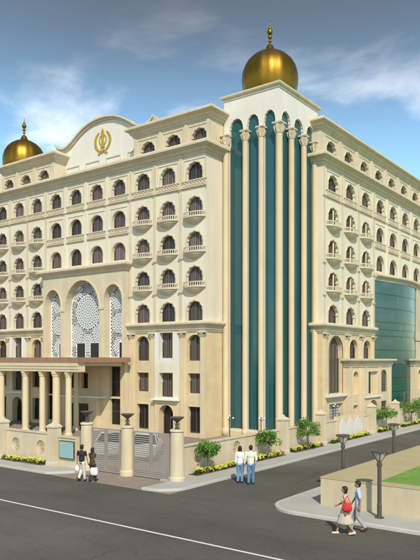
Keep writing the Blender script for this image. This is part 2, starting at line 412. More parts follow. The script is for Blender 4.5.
# right wing lower: bay with tall arch, two small arches above the porch
def lowerR(m):
    f = (lambda y: 2*RC-y) if m else (lambda y: y)
    ar = lambda x, y: (min(f(x), f(y)), max(f(x), f(y)))
    ops = [(f(47.9), 3.1, lobed(1.22, 4.6, lobes=0), .40), (f(47.9), .0, rect(1.2, 2.25), .3), (f(51.3), 5.9, lobed(.8, 1.65, lobes=0), .30), (f(54.15), 5.9, lobed(.8, 1.65, lobes=0), .30)]
    a, b = ar(45.5, 55.75)
    panel(wall, FR, a, b, 0, 8.4, ops, mi=1)
    WIN.extend([(FR, f(47.9), 3.1, 'tall', 1.22), (FR, f(47.9), 0, 'garage', 1.2), (FR, f(51.3), 5.9, 'archs', .8), (FR, f(54.15), 5.9, 'archs', .8)])
    hb = bmesh.new(); a, b = ar(45.75, 49.3); fbox(hb, FR, a, b, 0, .38, 2.86, 3.0); fbox(hb, FR, a+.1, b-.1, 0, .26, 2.76, 2.86); hfin('ledge', hb, 'pale')
lowerR(False); lowerR(True)
panel(wall, FR, 78.7, 95, 0, 8.4, [], mi=1)
vwall(wall, -24.4, 45.5, RX, 45.5, 0, 8.4, 1)
# attic storeys
AL = Fr('L', LY+.7); AR = Fr('R', RX-.15)
for m in (1, -1):
    cs = [CX+m*d for d in (6.5, 9.15, 11.75)]
    a0, a1 = sorted((CX+m*4.95, CX+m*12.75))
    panel(wall, AL, a0, a1, 21.8, 24.3, [(c, 22.0, lobed(.735, 1.42), .26) for c in cs], mi=3)
    for c in cs: WIN.append((AL, c, 22.0+1.42, 'attic', 1.05))
    for a in (a0, a1): vwall(wall, a, LY+.7, a, 42.6, 21.8, 24.3, 3)
Rall = Rside[:3]+Rmid+Rside[3:]+Rfar
panel(wall, AR, 45.55, 95, 21.8, 24.3, [(c, 22.0, lobed(.854, 1.42), .26) for c in Rall[:10]], mi=3)
for c in Rall[:10]: WIN.append((AR, c, 22.0+1.42, 'attic', 1.22))
vwall(wall, -25, 45.55, RX-.15, 45.55, 21.8, 24.3, 3)
hfin('wall', wall, ['stucco', 'stone', 'pale', 'trim'], recalc=False)

# inner cores (dark, behind the panes) and backs
bm = bmesh.new()
box(bm, -54.25, -28.75, 38.9, 52, 0, 21.7); box(bm, -54.2, CX-5.0, 39.6, 52, 21.7, 24.35); box(bm, CX+5.0, -28.8, 39.6, 46, 21.7, 24.35)
box(bm, -38, -23.9, 45.56, 95, 0, 24.38)
hfin('core_wall', bm, 'stucco')
# roof slabs
bm = bmesh.new()
box(bm, CX-4.9, CX+4.9, 37.9, 52, 21.75, 21.95); box(bm, -54.3, CX-4.97, 38.55, 52, 24.40, 24.55); box(bm, CX+4.97, -28.8, 38.55, 45.4, 24.40, 24.55)
box(bm, -38, -23.3, 45.7, 95, 24.40, 24.55)
hfin('roof', bm, 'pave')

# ---- cornices
main_prof = [(-.3, 21.15), (.06, 21.15), (.10, 21.32), (.22, 21.40), (.26, 21.55), (.50, 21.68), (.62, 21.74), (.62, 21.90), (.55, 22.0), (-.8, 22.02), (-.8, 21.6)]
att_prof = [(-.3, 24.0), (.06, 24.0), (.10, 24.12), (.24, 24.2), (.28, 24.35), (.48, 24.45), (.58, 24.52), (.58, 24.66), (.50, 24.75), (-.4, 24.77), (-.4, 24.3)]
low_prof = [(-.1, 7.92), (.06, 7.92), (.10, 8.02), (.16, 8.1), (.18, 8.3), (.34, 8.42), (.44, 8.5), (.44, 8.62), (.30, 8.74), (-.1, 8.76)]
def cornice(path, prof, m='trim', name='cornice'):
    b = bmesh.new(); sweep(b, path, prof); return hfin(name, b, m)
cornice([(-54.31, 40.2), (-54.31, LY), (-28.69, LY), (-28.69, 40.6)], main_prof)
cornice([(-24.4, 45.5), (RX, 45.5), (RX, 95)], main_prof)
for m in (1, -1):
    a0, a1 = sorted((CX+m*4.95, CX+m*12.75))
    pts = [(a0, 42.5), (a0, LY+.7), (a1, LY+.7), (a1, 40.6 if m > 0 else 42)]
    cornice(pts, att_prof)
cornice([(-25, 45.55), (RX-.15, 45.55), (RX-.15, 95)], att_prof)
cornice([(CX+5.1, LY), (-28.69, LY), (-28.69, 40.6)], low_prof)
cornice([(-54.31, LY), (CX-5.1, LY)], low_prof)
cornice([(-24.4, 45.5), (RX, 45.5), (RX, 55.75)], low_prof)
cornice([(RX, 68.45), (RX, 95)], low_prof)
# thin string course under the upper windows (pale edge above the lower cornice)
# ---- slender pilasters between window columns
def pil(F, a, z0, z1, wid=.26, o=.07, m='trim', caps=()):
    b = bmesh.new(); fbox(b, F, a-wid/2, a+wid/2, 0, o, z0, z1)
    for zc in caps:
        fbox(b, F, a-wid/2-.07, a+wid/2+.07, 0, o+.09, zc, zc+.07); fbox(b, F, a-wid/2-.03, a+wid/2+.03, 0, o+.05, zc-.08, zc)
    hfin('pilaster', b, m)
for m in (1, -1):
    for d, caps in ((5.27, (10.7, 18.0)), (7.9, (10.7, 18.0)), (10.53, (10.7, 18.0))):
        pil(FL, CX+m*d, 8.76, 21.14, caps=(10.9, 13.45, 18.72))
for d in (-2.62, 0, 2.62): pil(FL, CX+d, 13.75, 21.14, .34, .06, 'stucco', caps=(18.72,))
for a in (45.75, 49.0, 52.3, 71.95, 75.2, 78.6): pil(FR, a, 8.76, 21.14, .30, .07, caps=(10.9, 13.45, 18.72))
for a in (55.6, 68.6): pil(FR, a, 8.76, 21.14, .34, .07, caps=(10.9, 13.45, 18.72))
for a in (58.85, 62.1, 65.4): pil(FR, a, 13.75, 21.14, .40, .06, 'stucco', caps=(18.72,))
for a in (49.0, 52.3, 55.55, 58.85, 62.1, 65.4, 68.65, 71.9): pil(AR, a, 21.95, 23.98, .34, .07)
for m in (1, -1):
    for d in (5.15, 7.85, 10.45, 12.6): pil(AL, CX+m*d, 21.95, 23.98, .26, .07)
# lower pilasters with carved capitals
def capital(bm, F, a, z, w_=.3):
    for k, (e, h0, h1) in enumerate(((.02, -.42, -.36), (.06, -.34, -.22), (.12, -.22, -.10), (.18, -.10, 0))): fbox(bm, F, a-w_/2-e, a+w_/2+e, 0, .12+e, z+h0, z+h1)
    for s in (-1, 1): fbox(bm, F, a+s*(w_/2+.06)-.06, a+s*(w_/2+.06)+.06, .1, .24, z-.2, z-.08)
def lpil(F, a, w_=.36):
    b = bmesh.new(); fbox(b, F, a-w_/2, a+w_/2, 0, .12, .35, 7.5); fbox(b, F, a-w_/2-.06, a+w_/2+.06, 0, .18, 0, .35)
    o = hfin('lower_pilaster', b, 'column')
    c = bmesh.new(); capital(c, F, a, 7.92, w_); cp = fin('capital', c, 'trim', o); cp.location = (0, 0, 0)
for m in (1, -1):
    for d in (5.45, 7.72, 10.72, 12.62): lpil(FL, CX+m*d)
for a in (45.85, 49.9, 52.75, 55.4): lpil(FR, a)
for a in (68.8, 71.5, 74.3, 78.4): lpil(FR, a)

# ---- windows, panes, balconies
def lattice_panel(bm, F, a, z0, z1, hw, o=.10, sx=1):
    fbox(bm, F, a-hw, a+hw, 0, .05, z0, z1)
    fbox(bm, F, a-hw-.05, a+hw+.05, 0, .13, z1-.07, z1+.02); fbox(bm, F, a-hw-.05, a+hw+.05, 0, .13, z0-.04, z0+.04)
    n = 7
    for i in range(n):
        x0 = a-hw+.02+(2*hw-.04)*i/n; x1 = a-hw+.02+(2*hw-.04)*(i+1)/n; xm, zm = (x0+x1)/2, (z0+z1)/2
        r = (x1-x0)*.42; k = 10; ro, ri = [], []
        for j in range(k):
            t = 2*PI*j/k; ro.append((xm+r*math.cos(t), zm+(z1-z0)*.36*math.sin(t))); ri.append((xm+r*.6*math.cos(t), zm+(z1-z0)*.2*math.sin(t)))
        for j in range(k):
            l = (j+1) % k
            f = [bm.verts.new(F(p[0], .11, p[1])) for p in (ro[j], ro[l], ri[l], ri[j])]; g = [bm.verts.new(F(p[0], .05, p[1])) for p in (ro[j], ro[l], ri[l], ri[j])]
            bm.faces.new(f); bm.faces.new((f[0], f[1], g[1], g[0])); bm.faces.new((f[2], f[3], g[3], g[2]))
class Loc:   # local frame at origin with the facade's orientation
    def __init__(s, F): s.k = F.k
    def __call__(s, a, o, z): return (a, -o, z) if s.k == 'L' else (o, a, z)
CACHE = {}
def place(o, F, a, z, first):
    o.location = Vector(F(a, 0, z))-HO; o.parent = H
def add_window(F, a, z, kind, sx):
    key = (F.k, kind, round(sx, 3))
    top_based = kind in ('side', 'flat', 'low', 'panel', 'plain', 'attic')
    if key in CACHE:
        for src in CACHE[key]:
            c = src.copy(); COL.objects.link(c); c.parent = H; c.location = Vector(F(a, 0, z))-HO
            for ch in KIDS.get(src.name, []):
                d = ch.copy(); COL.objects.link(d); d.parent = c
        return
    G = Loc(F); parts = []
    if top_based:
        hgt = {'side': 1.55, 'low': 1.55, 'flat': 1.32, 'panel': 1.38, 'plain': 1.45, 'attic': 1.42}[kind]
        hw = .75*sx; lobes = 0 if kind in ('panel', 'plain') else 5
        ol = lobed(hw, hgt, lobes=lobes); z0 = -hgt; dep = .26
    elif kind in ('arch', 'tall', 'archs', 'door'):
        hgt = {'arch': 1.95, 'tall': 4.6, 'archs': 1.65, 'door': 2.35}[kind]; hw = sx; ol = lobed(hw, hgt, lobes=0); z0 = 0
        dep = {'arch': .30, 'tall': .40, 'archs': .30, 'door': .6}[kind]
    else:
        hgt = {'rect15': 1.5, 'rect20': 2.0, 'mid': 1.95, 'mid2': 1.85, 'garage': 2.25}[kind]; hw = sx; ol = rect(hw, hgt); z0 = 0
        dep = {'rect15': .30, 'rect20': .30, 'mid': .40, 'mid2': .42, 'garage': .3}[kind]
    bo = .22 if kind in ('mid', 'mid2', 'door') else 0
    b = bmesh.new()
    # frame bars in front of the pane
    MI = 1
    fo = bo-dep+.03
    fbox(b, G, -hw+.02, -hw+.08, fo, fo+.05, z0+.02, z0+hgt*.62, MI); fbox(b, G, hw-.08, hw-.02, fo, fo+.05, z0+.02, z0+hgt*.62, MI)
    fbox(b, G, -.03, .03, fo, fo+.05, z0+.02, z0+hgt-.12, MI)
    fbox(b, G, -hw+.08, -.03, fo, fo+.04, z0+.02, z0+.09, MI); fbox(b, G, .03, hw-.08, fo, fo+.04, z0+.02, z0+.09, MI)
    if kind in ('tall',):
        for q in (-.5, .5): fbox(b, G, q*hw-.025, q*hw+.025, fo, fo+.05, z0+.02, z0+hgt-.7)
    if kind == 'garage':
        for q in range(1, 9): fbox(b, G, -hw+.09, -.04, fo, fo+.02, q*.24, q*.24+.03); fbox(b, G, .04, hw-.09, fo, fo+.02, q*.24, q*.24+.03)
    if kind == 'side' and F.k == 'R':   # small colonnette standing in the loggia opening
        tube(b, G(hw*.28, -.10, z0+.0), G(hw*.28, -.10, z0+hgt-.16), .07, n=8)
    # moulding
    if lobes_kind(kind):
        strip_around(b, G, 0, z0, ol, .10, 0 if not bo else bo, bo+.05)
    elif kind in ('rect15', 'rect20', 'mid', 'mid2', 'arch', 'tall', 'archs', 'door', 'garage', 'panel', 'plain'):
        strip_around(b, G, 0, z0, ol, .09, bo, bo+.035)
    if kind in ('flat', 'attic'):  # square picture frame moulding
        W = hw+.30; T = .16 if kind == 'flat' else .2; B = -hgt-.02
        fbox(b, G, -W, W, 0, .045, T, T+.06); fbox(b, G, -W, -W+.06, 0, .045, B, T); fbox(b, G, W-.06, W, 0, .045, B, T)
    if kind == 'panel':
        W = hw+.22; fbox(b, G, -W, W, 0, .04, .22, .27)
    fm = {'tall': 'metal', 'garage': 'pave', 'rect15': 'stone', 'rect20': 'stone', 'arch': 'stone', 'door': 'stone', 'archs': 'column'}.get(kind, 'trim')
    dark = kind in ('side', 'flat', 'low', 'panel', 'plain', 'attic', 'arch', 'mid', 'mid2', 'archs', 'rect15', 'rect20')
    win = fin('window' if kind not in ('door', 'garage') else 'door', b, [fm, 'winframe'])
    pb = bmesh.new(); fill(pb, G, 0, z0, ol, bo-dep+.002)
    pm = {'garage': 'pave', 'door': 'void', 'rect20': 'void', 'mid2': 'curtain'}.get(kind, 'curtain')
    pane = fin('pane', pb, pm, win); scan(win)
    place(win, F, a, z, True); parts.append(win)
    if kind in ('flat', 'panel'):
        b = bmesh.new(); lattice_panel(b, G, 0, z0-.55, z0-.04, hw+.34, sx=sx)
        p = fin('balustrade', b, 'trim'); place(p, F, a, z, True); parts.append(p)
    if kind == 'side':
        b = bmesh.new(); rx, ro = 1.0*sx, .50
        def er(s, zz, n=18): return [G(rx*s*math.cos(PI*i/n), ro*s*math.sin(PI*i/n), zz) for i in range(n+1)]
        ring_loft(b, [er(.12, -.56+z0), er(.30, -.50+z0), er(.62, -.38+z0), er(.86, -.22+z0), er(.98, -.10+z0), er(1.06, -.08+z0), er(1.06, .0+z0), er(.9, .0+z0)], closed=True)
        bal = fin('balcony', b, 'trim')
        r = bmesh.new()
        for zz0, zz1 in ((.0, .05), (.28, .35)):
            ring_loft(r, [er(1.02, zz0+z0), er(1.02, zz1+z0), er(.93, zz1+z0), er(.93, zz0+z0), er(1.02, zz0+z0)], cap=False, closed=False)
        for i in range(15):
            t = PI*(i+.5)/15; p = G(rx*.975*math.cos(t), ro*.975*math.sin(t), 0)
            tube(r, (p[0], p[1], z0+.03), (p[0], p[1], z0+.30), .036, n=6)
        fin('railing', r, 'trim', bal); scan(bal)
        place(bal, F, a, z, True); parts.append(bal)
    CACHE[key] = parts
def lobes_kind(k): return k in ('side', 'flat', 'low', 'attic')
for wdw in WIN: add_window(*wdw)

# ---- curved gable with emblem
gy = 39.8
prof = [(-6.15, 25.95), (-5.9, 25.72), (-5.6, 25.55), (-5.1, 25.42), (-4.6, 25.5), (-4.0, 25.75), (-3.2, 26.28), (-2.4, 26.72), (-1.6, 27.02), (-.8, 27.17), (0, 27.22)]
prof = prof+[(-a, z) for a, z in prof[-2::-1]]
bm = bmesh.new()
body = [(a, z) for a, z in prof if abs(a) <= 5.3]
pts = [(-5.1, 21.5)]+[(a, z-.1) for a, z in body]+[(5.1, 21.5)]
f = [bm.verts.new((CX+a, gy, z)) for a, z in pts]; g = [bm.verts.new((CX+a, gy+.4, z)) for a, z in pts]
for t in tessellate_polygon([[Vector((a, z, 0)) for a, z in pts]]): bm.faces.new([f[k] for k in t]); bm.faces.new([g[k] for k in t])
for i in range(len(pts)): j = (i+1) % len(pts); bm.faces.new((f[i], f[j], g[j], g[i]))
gab = hfin('gable', bm, 'pale')
bm = bmesh.new()
for lay, (o0, zo, th) in enumerate(((.18, -.30, .16), (.34, -.13, .17))):
    rings = [[(CX+a, gy-o0, z+zo), (CX+a, gy-o0, z+zo+th), (CX+a, gy+.45, z+zo+th), (CX+a, gy+.45, z+zo)] for a, z in prof]
    ring_loft(bm, rings)
o = fin('coping', bm, 'trim', gab); o.location = (0, 0, 0)
# attic window heads seen above the main cornice
for d in (-3.9, -1.3, 1.3, 3.9):
    b = bmesh.new(); fg = Fr('L', gy); strip_around(b, fg, CX+d, 21.9, rect(.82, 1.58), .12, 0, .07)
    fbox(b, fg, CX+d-.8, CX+d+.8, .0, .05, 22.0, 22.9); hfin('blind_window', b, 'trim')
# gilded emblem: double-edged sword, ring and two curved swords
bm = bmesh.new()
def plate(pts, o0=.01, o1=.07):
    fr = [bm.verts.new((CX+a*1.08, gy-o1, 25.12+z*1.03)) for a, z in pts]; bk = [bm.verts.new((CX+a*1.08, gy-o0, 25.12+z*1.03)) for a, z in pts]
    for t in tessellate_polygon([[Vector((a, z, 0)) for a, z in pts]]): bm.faces.new([fr[k] for k in t])
    for i in range(len(pts)): j = (i+1) % len(pts); bm.faces.new((fr[i], fr[j], bk[j], bk[i]))
plate([(0, 1.12), (.13, .86), (.17, .62), (.11, .30), (.13, -.30), (.10, -.44), (-.10, -.44), (-.13, -.30), (-.11, .30), (-.17, .62), (-.13, .86)], .01, .11)
plate([(-.22, -.44), (.22, -.44), (.22, -.53), (-.22, -.53)], .01, .12); plate([(-.06, -.53), (.06, -.53), (.06, -.78), (-.06, -.78)], .01, .1)
plate([(.12*math.cos(2*PI*i/12), -.86+.12*math.sin(2*PI*i/12)) for i in range(12)], .01, .12)
n = 28
for i in range(n):
    t0, t1 = 2*PI*i/n, 2*PI*(i+1)/n
    plate([(.44*math.cos(t0), .12+.50*math.sin(t0)), (.44*math.cos(t1), .12+.50*math.sin(t1)), (.34*math.cos(t1), .12+.39*math.sin(t1)), (.34*math.cos(t0), .12+.39*math.sin(t0))], .01, .06)
for s in (1, -1):
    out, inn = [], []
    for i in range(17):
        t = math.radians(62-150*i/16)
        out.append((s*(.97*math.cos(t)), .02+.92*math.sin(t))); wv = .09+.15*math.sin(PI*min(1, i/14))
        inn.append((s*((.97-wv)*math.cos(t)), .02+(.92-wv)*math.sin(t)))
    for i in range(16): plate([out[i], out[i+1], inn[i+1], inn[i]], .01, .09)
    plate([(s*.05, -.86), (s*.50, -1.12), (s*.56, -1.02), (s*.12, -.76)], .01, .09)
    plate([(s*.18, -.80), (s*.30, -.72), (s*.42, -1.02), (s*.30, -1.08)], .01, .1)
o = fin('emblem', bm, 'goldflat', gab); o.location = (0, 0, 0)

# ---- portal block with three lattice arches
PL = Fr('L', LY-.5)
bm = bmesh.new()
po = [(CX, 5.9, lobed(2.15, 6.7, lobes=0, hs=4.2), .78), (CX-3.75, 5.9, lobed(1.06, 6.1, lobes=0, hs=4.75), .78), (CX+3.75, 5.9, lobed(1.06, 6.1, lobes=0, hs=4.75), .78)]
panel(bm, PL, CX-5.1, CX+5.1, 5.6, 13.35, po, mi=0)
for s in (-5.1, 5.1): vwall(bm, CX+s, LY-.5, CX+s, LY+.3, 0, 13.35, 0)
# lower portal wall: grey panel with two windows, tall side openings, yellow block with door
panel(bm, PL, CX-5.1, CX+5.1, 2.75, 5.6, [(CX+.35, 3.4, rect(.42, 1.3), .4), (CX-.95, 3.4, rect(.62, 1.3), .4), (CX+3.95, 2.8, rect(.62, 2.45), .5), (CX-3.95, 2.8, rect(.62, 2.45), .5)], mi=2)
panel(bm, PL, CX-5.1, CX+5.1, 0, 2.75, [(CX+3.95, .5, rect(.62, 2.15), .5), (CX-3.95, .5, rect(.62, 2.15), .5)], mi=2)
hfin('portal_wall', bm, ['trim', 'stucco', 'stone'], recalc=False)
bm = bmesh.new()
for a, z, w_, h, nm in ((CX+.35, 3.4, .42, 1.3, 0), (CX-.95, 3.4, .62, 1.3, 0), (CX+3.95, 2.8, .62, 2.45, 0), (CX-3.95, 2.8, .62, 2.45, 0), (CX+3.95, .5, .62, 2.15, 0), (CX-3.95, .5, .62, 2.15, 0)):
    b = bmesh.new(); fbox(b, PL, a-w_, a-w_+.05, -.36, -.30, z, z+h); fbox(b, PL, a+w_-.05, a+w_, -.36, -.30, z, z+h); fbox(b, PL, a-w_+.05, a+w_-.05, -.35, -.31, z+h/2-.025, z+h/2+.025)
    wo_ = hfin('window', b, 'metal'); b = bmesh.new(); fill(b, PL, a, z, rect(w_, h), -.37); p = fin('pane', b, 'void', wo_)
bm.free()
bm = bmesh.new(); fbox(bm, PL, CX-2.4, CX+2.3, 0, .5, 0, 2.65); eb = hfin('entrance_block', bm, 'stone')
bm = bmesh.new(); fbox(bm, PL, CX-2.6, CX+3.0, 0, .7, 2.66, 2.80); hfin('ledge', bm, 'white')
bm = bmesh.new(); fbox(bm, PL, CX-1.3, CX+1.35, .5, .56, .02, 2.15); hfin('door', bm, 'void')
# ledge over the portal
cornice([(CX-5.1, LY+.2), (CX-5.1, LY-.5), (CX+5.1, LY-.5), (CX+5.1, LY+.2)],
        [(-.2, 13.05), (.05, 13.05), (.1, 13.25), (.34, 13.42), (.44, 13.5), (.44, 13.64), (.36, 13.72), (-.2, 13.74), (-.6, 13.74), (-.6, 13.3)])
# arch mouldings and imposts
for a, z, ol, dep in po:
    b = bmesh.new(); strip_around(b, PL, a, z, ol, .16, 0, .06)
    hw = ol[0][0]; hs = ol[1][1]
    hfin('arch_moulding', b, 'column')
for s in (-1, 1):
    b = bmesh.new()
    for aa in (2.42,): fbox(b, PL, CX+s*aa-.22, CX+s*aa+.22, .0, .10, 5.95, 10.0); fbox(b, PL, CX+s*aa-.29, CX+s*aa+.29, .0, .16, 10.0, 10.2)
    hfin('portal_pier', b, 'trim')
# lattice screens
def screen(a, z, ol, big):
    b = bmesh.new(); hw = ol[0][0]; oo = -.70
    fill(b, PL, a, z, ol, oo, 0)
    fill(b, PL, a, z, ol, oo-.05, 0)
    top = max(p[1] for p in ol); hs = ol[1][1]
    def inside(x, y, mg=.06):
        if y < mg or abs(x) > hw-mg: return False
        if y > hs: return (x/(hw-mg))**2+((y-hs)/(top-hs-mg))**2 < 1
        return True
    sel = []
    cents = [(0, 4.05, 1.5)] if big else [(0, 4.9, .8)]
    if big: cents += [(-1.55, 2.0, .95), (1.55, 2.0, .95), (-1.55, 5.9, .8), (1.55, 5.9, .8), (0, 1.45, .75)]
    else: cents += [(0, 2.95, .85), (0, 1.1, .7)]
    polys = []; rj = random.Random(5)
    def near(x, y):
        best = None
        for c in cents:
            d = math.hypot(x-c[0], y-c[1])/c[2]
            if best is None or d < best: best = d
        return best
    for cx, cy, R in cents:
        rad = .07; k = 0
        while rad < R:
            cnt = 8 if k == 0 else (12 if k < 3 else 16 if rad < .6 else 24 if rad < 1 else 32)
            dr = (.15, .09, .12)[k % 3]
            for i in range(cnt):
                t = 2*PI*(i+.5*(k % 2))/cnt; dt = PI/cnt*.80
                rr = rad+dr/2
                q = [(cx+(rad+.01)*math.cos(t), cy+(rad+.01)*math.sin(t)), (cx+rr*math.cos(t+dt), cy+rr*math.sin(t+dt)), (cx+(rad+dr)*math.cos(t), cy+(rad+dr)*math.sin(t)), (cx+rr*math.cos(t-dt), cy+rr*math.sin(t-dt))]
                if all(inside(*p) for p in q): polys.append(q)
            rad += dr+(.022, .022, .05)[k % 3]; k += 1
    st = .185; j = 0; y = .1
    while y < top:
        x = -hw+(.1 if j % 2 else 0)
        while x < hw:
            if near(x, y) > 1.02:
                r = rj.uniform(.066, .092); ph = rj.random()*3
                q = [(x+r*math.cos(2*PI*i/5+ph), y+r*math.sin(2*PI*i/5+ph)) for i in range(5)]
                if all(inside(*p) for p in q): polys.append(q)
            x += st
        y += st*.82; j += 1
    dk = [(-1.35, -.35), (.35, 1.35)] if big else [(-.75, -.15)] if False else [(.05, .75)]
    for q in polys:
        if q[0][1] < 1.45 and any(d0-.05 < p[0] < d1+.05 for p in q for d0, d1 in dk): continue
        fill(b, PL, a, z, q, oo+.006, 1)
    o = hfin('lattice_screen', b, ['lattice_white', 'lattice_dark'], recalc=False)
    for d0, d1 in dk:
        c = bmesh.new(); fill(c, PL, a, z, [(d1, 0), (d1, 1.35), (d0, 1.35), (d0, 0)], oo+.012); w2 = fin('window_opening', c, 'void', o)
for i, (a, z, ol, dep) in enumerate(po): screen(a, z, ol, i == 0)

# ---- entrance canopy
CY = 32.0
bm = bmesh.new(); box(bm, -55, -35.75, CY-.12, LY-.52, 5.60, 6.0); 
can = hfin('canopy_roof', bm, 'copper')
bm = bmesh.new()
for y0, z0, z1 in ((0, 4.92, 5.12), (-.05, 5.12, 5.34), (-.1, 5.34, 5.597)): box(bm, -54.9, -35.95, CY+y0, CY+.65, z0, z1)
hfin('canopy_beam', bm, 'column')
bm = bmesh.new(); box(bm, -54.9, -36.6, CY+.66, LY-.55, 5.35, 5.58); hfin('canopy_ceiling', bm, 'stucco')
for x, r in ((-37.45, .24), (-38.85, .30), (-40.5, .24), (-42.6, .26), (-45.75, .26), (-48.6, .26), (-51.5, .26)):
    bm = bmesh.new(); lathe(bm, [(r*1.35, 0), (r*1.35, .22), (r*1.1, .3), (r, .36), (r*.92, 4.5), (r*1.1, 4.55), (r*1.1, 4.62), (r*1.35, 4.78), (r*1.35, 4.915)], 20, (x, CY+.36, 0)); hfin('column', bm, 'column', smooth=False)
for x in (-40.6, -44.5):
    bm = bmesh.new(); lathe(bm, [(.3, 0), (.3, .3), (.22, .4), (.2, 5.2), (.3, 5.34)], 16, (x, CY+3.9, 0)); hfin('column', bm, 'column')

# ---- corner tower
TX, TY, TX0, TY1 = -23.82, 40.23, -28.69, 45.5
TLf, TRf = Fr('L', TY), Fr('R', TX)
bm = bmesh.new()
def tower_ops(c, n=3):
    return None
Lb = [(-27.51, .605), (-26.01, .515), (-24.57, .48)]; Rb = [(41.23, .63), (43.15, .70), (45.02, .62)]      # bay centres, half widths
opL = [(c, .6, lobed(hw, 23.5, lobes=7, hs=22.75, amp=.08), .16) for c, hw in Lb]
opR = [(c, .6, lobed(hw, 23.5, lobes=7, hs=22.75, amp=.08), .16) for c, hw in Rb]
panel(bm, TLf, TX0, TX, 0, 25.75, opL, mi=0); panel(bm, TRf, TY, 46.3, 0, 25.75, opR, mi=0)
vwall(bm, TX0, TY, TX0, 46.3, 21, 25.75); vwall(bm, TX0, 46.3, TX, 46.3, 21, 25.75)
hfin('tower_wall', bm, ['pale'], recalc=False)
for F, bays in ((TLf, Lb), (TRf, Rb)):
    for c, hw in bays:
        b = bmesh.new(); fill(b, F, c, .6, lobed(hw, 23.5, lobes=7, hs=22.75, amp=.08), -.15); gl = hfin('tower_glass', b, 'glass')
        b = bmesh.new(); strip_around(b, F, c, .6, [p for p in lobed(hw, 23.5, lobes=7, hs=22.75, amp=.08)], .05, 0, .04); m_ = fin('arch_trim', b, 'trim', gl)
bm = bmesh.new()
gp = [(-.35, 25.6), (.06, 25.6), (.06, 25.72), (.18, 25.80), (.22, 25.88), (.22, 25.98), (-.35, 26.0)]
sweep(bm, [(TX0, 46.3), (TX0, TY), (TX, TY), (TX, 46.3), (TX0, 46.3)], gp); hfin('tower_coping', bm, 'trim')
bm = bmesh.new(); box(bm, TX0+.3, TX-.3, TY+.3, 46.0, 25.3, 25.7); hfin('tower_roof', bm, 'pave')
# tall engaged columns on the tower
def tcol(x, y, r=.225):
    b = bmesh.new(); lathe(b, [(r*1.25, 0), (r*1.25, .5), (r*1.02, .6), (r, .7), (r*.95, 22.15), (r*1.0, 22.2)], 16, (x, y, 0)); o = hfin('tower_column', b, 'column', smooth=True)
    c = bmesh.new(); lathe(c, [(r*1.12, 22.18), (r*1.2, 22.24), (r*1.02, 22.28), (r*1.1, 22.45), (r*1.3, 22.62), (r*1.15, 22.64), (r*1.4, 22.84)], 12, (x, y, 0)); box(c, x-r*1.42, x+r*1.42, y-r*1.42, y+r*1.42, 22.85, 22.96)
    for k in range(8):
        t = PI/4*k; tube(c, (x+r*1.1*math.cos(t), y+r*1.1*math.sin(t), 22.3), (x+r*1.42*math.cos(t), y+r*1.42*math.sin(t), 22.66), .05, .08, 5)
    fin('capital', c, 'trim', o)
tcol(TX+.08, TY-.08, .27)
for x in (-26.62, -25.22): tcol(x, TY-.16)
for y in (41.78, 43.68): tcol(TX+.16, y)
for x, y in ((-28.4, TY-.14), (TX+.14, 45.55)): tcol(x, y, .25)
# narrow dark strip modelled in place of the shadow gap beside the tower edge column
b = bmesh.new(); box(b, -28.02, -27.95, TY-.06, TY-.002, .3, 22.0); hfin('shadow_gap_strip', b, 'metal')
# plinth of the tower
b = bmesh.new(); sweep(b, [(-28.1, TY), (TX, TY), (TX, 45.0)], [(0, 0), (.34, 0), (.34, .45), (.28, .58), (0, .6)]); hfin('plinth', b, 'stone')

# ---- domes
def dome(x, y, z, s=1.0):
    pr_ = [(1.72, -1.9), (1.72, -1.55), (1.85, -1.5), (1.95, -1.3), (2.08, -.9), (2.18, -.4), (2.21, 0), (2.17, .5), (2.02, 1.0), (1.77, 1.42), (1.40, 1.80), (.95, 2.08), (.62, 2.2), (.46, 2.30), (.34, 2.48), (.24, 2.72), (.17, 2.80), (.05, 2.85)]
    b = bmesh.new(); n = 64
    rings = []
    for r, zz in pr_:
        rings.append([(x+s*r*(1-.022*(abs(math.cos(8*2*PI*i/n))**12 if zz < 2 else 0))*math.cos(2*PI*i/n), y+s*r*(1-.022*(abs(math.cos(8*2*PI*i/n))**12 if zz < 2 else 0))*math.sin(2*PI*i/n), z+s*zz) for i in range(n)])
    ring_loft(b, rings); d = hfin('dome', b, 'gold', smooth=True)
    b = bmesh.new(); sph = lambda zc, r: [(max(.02, r*math.sin(PI*k/8)), zc-r*math.cos(PI*k/8)) for k in range(9)]
    lathe(b, [(s*r, s*q) for r, q in [(.07, 2.75)]+sph(3.08, .13)+sph(3.40, .17)+sph(3.80, .24)[:-1]+[(.10, 4.04), (.15, 4.12), (.05, 4.22), (.03, 4.5), (.01, 4.72)]], 16, (x, y, z))
    fin('finial', b, 'gold', d, smooth=True)
    b = bmesh.new(); lathe(b, [(s*1.95, -s*3.6), (s*1.95, -s*2.2), (s*2.1, -s*2.1), (s*2.1, -s*1.9), (s*1.8, -s*1.88)], 32, (x, y, z)); hfin('dome_drum', b, 'stucco')
dome(-26.35, 43.15, 27.7)
dome(-56.3, 42.6, 26.7)
b = bmesh.new(); box(b, -59.2, -54.36, 40.23, 46.3, 0, 24.9); hfin('end_tower_wall', b, 'stucco')

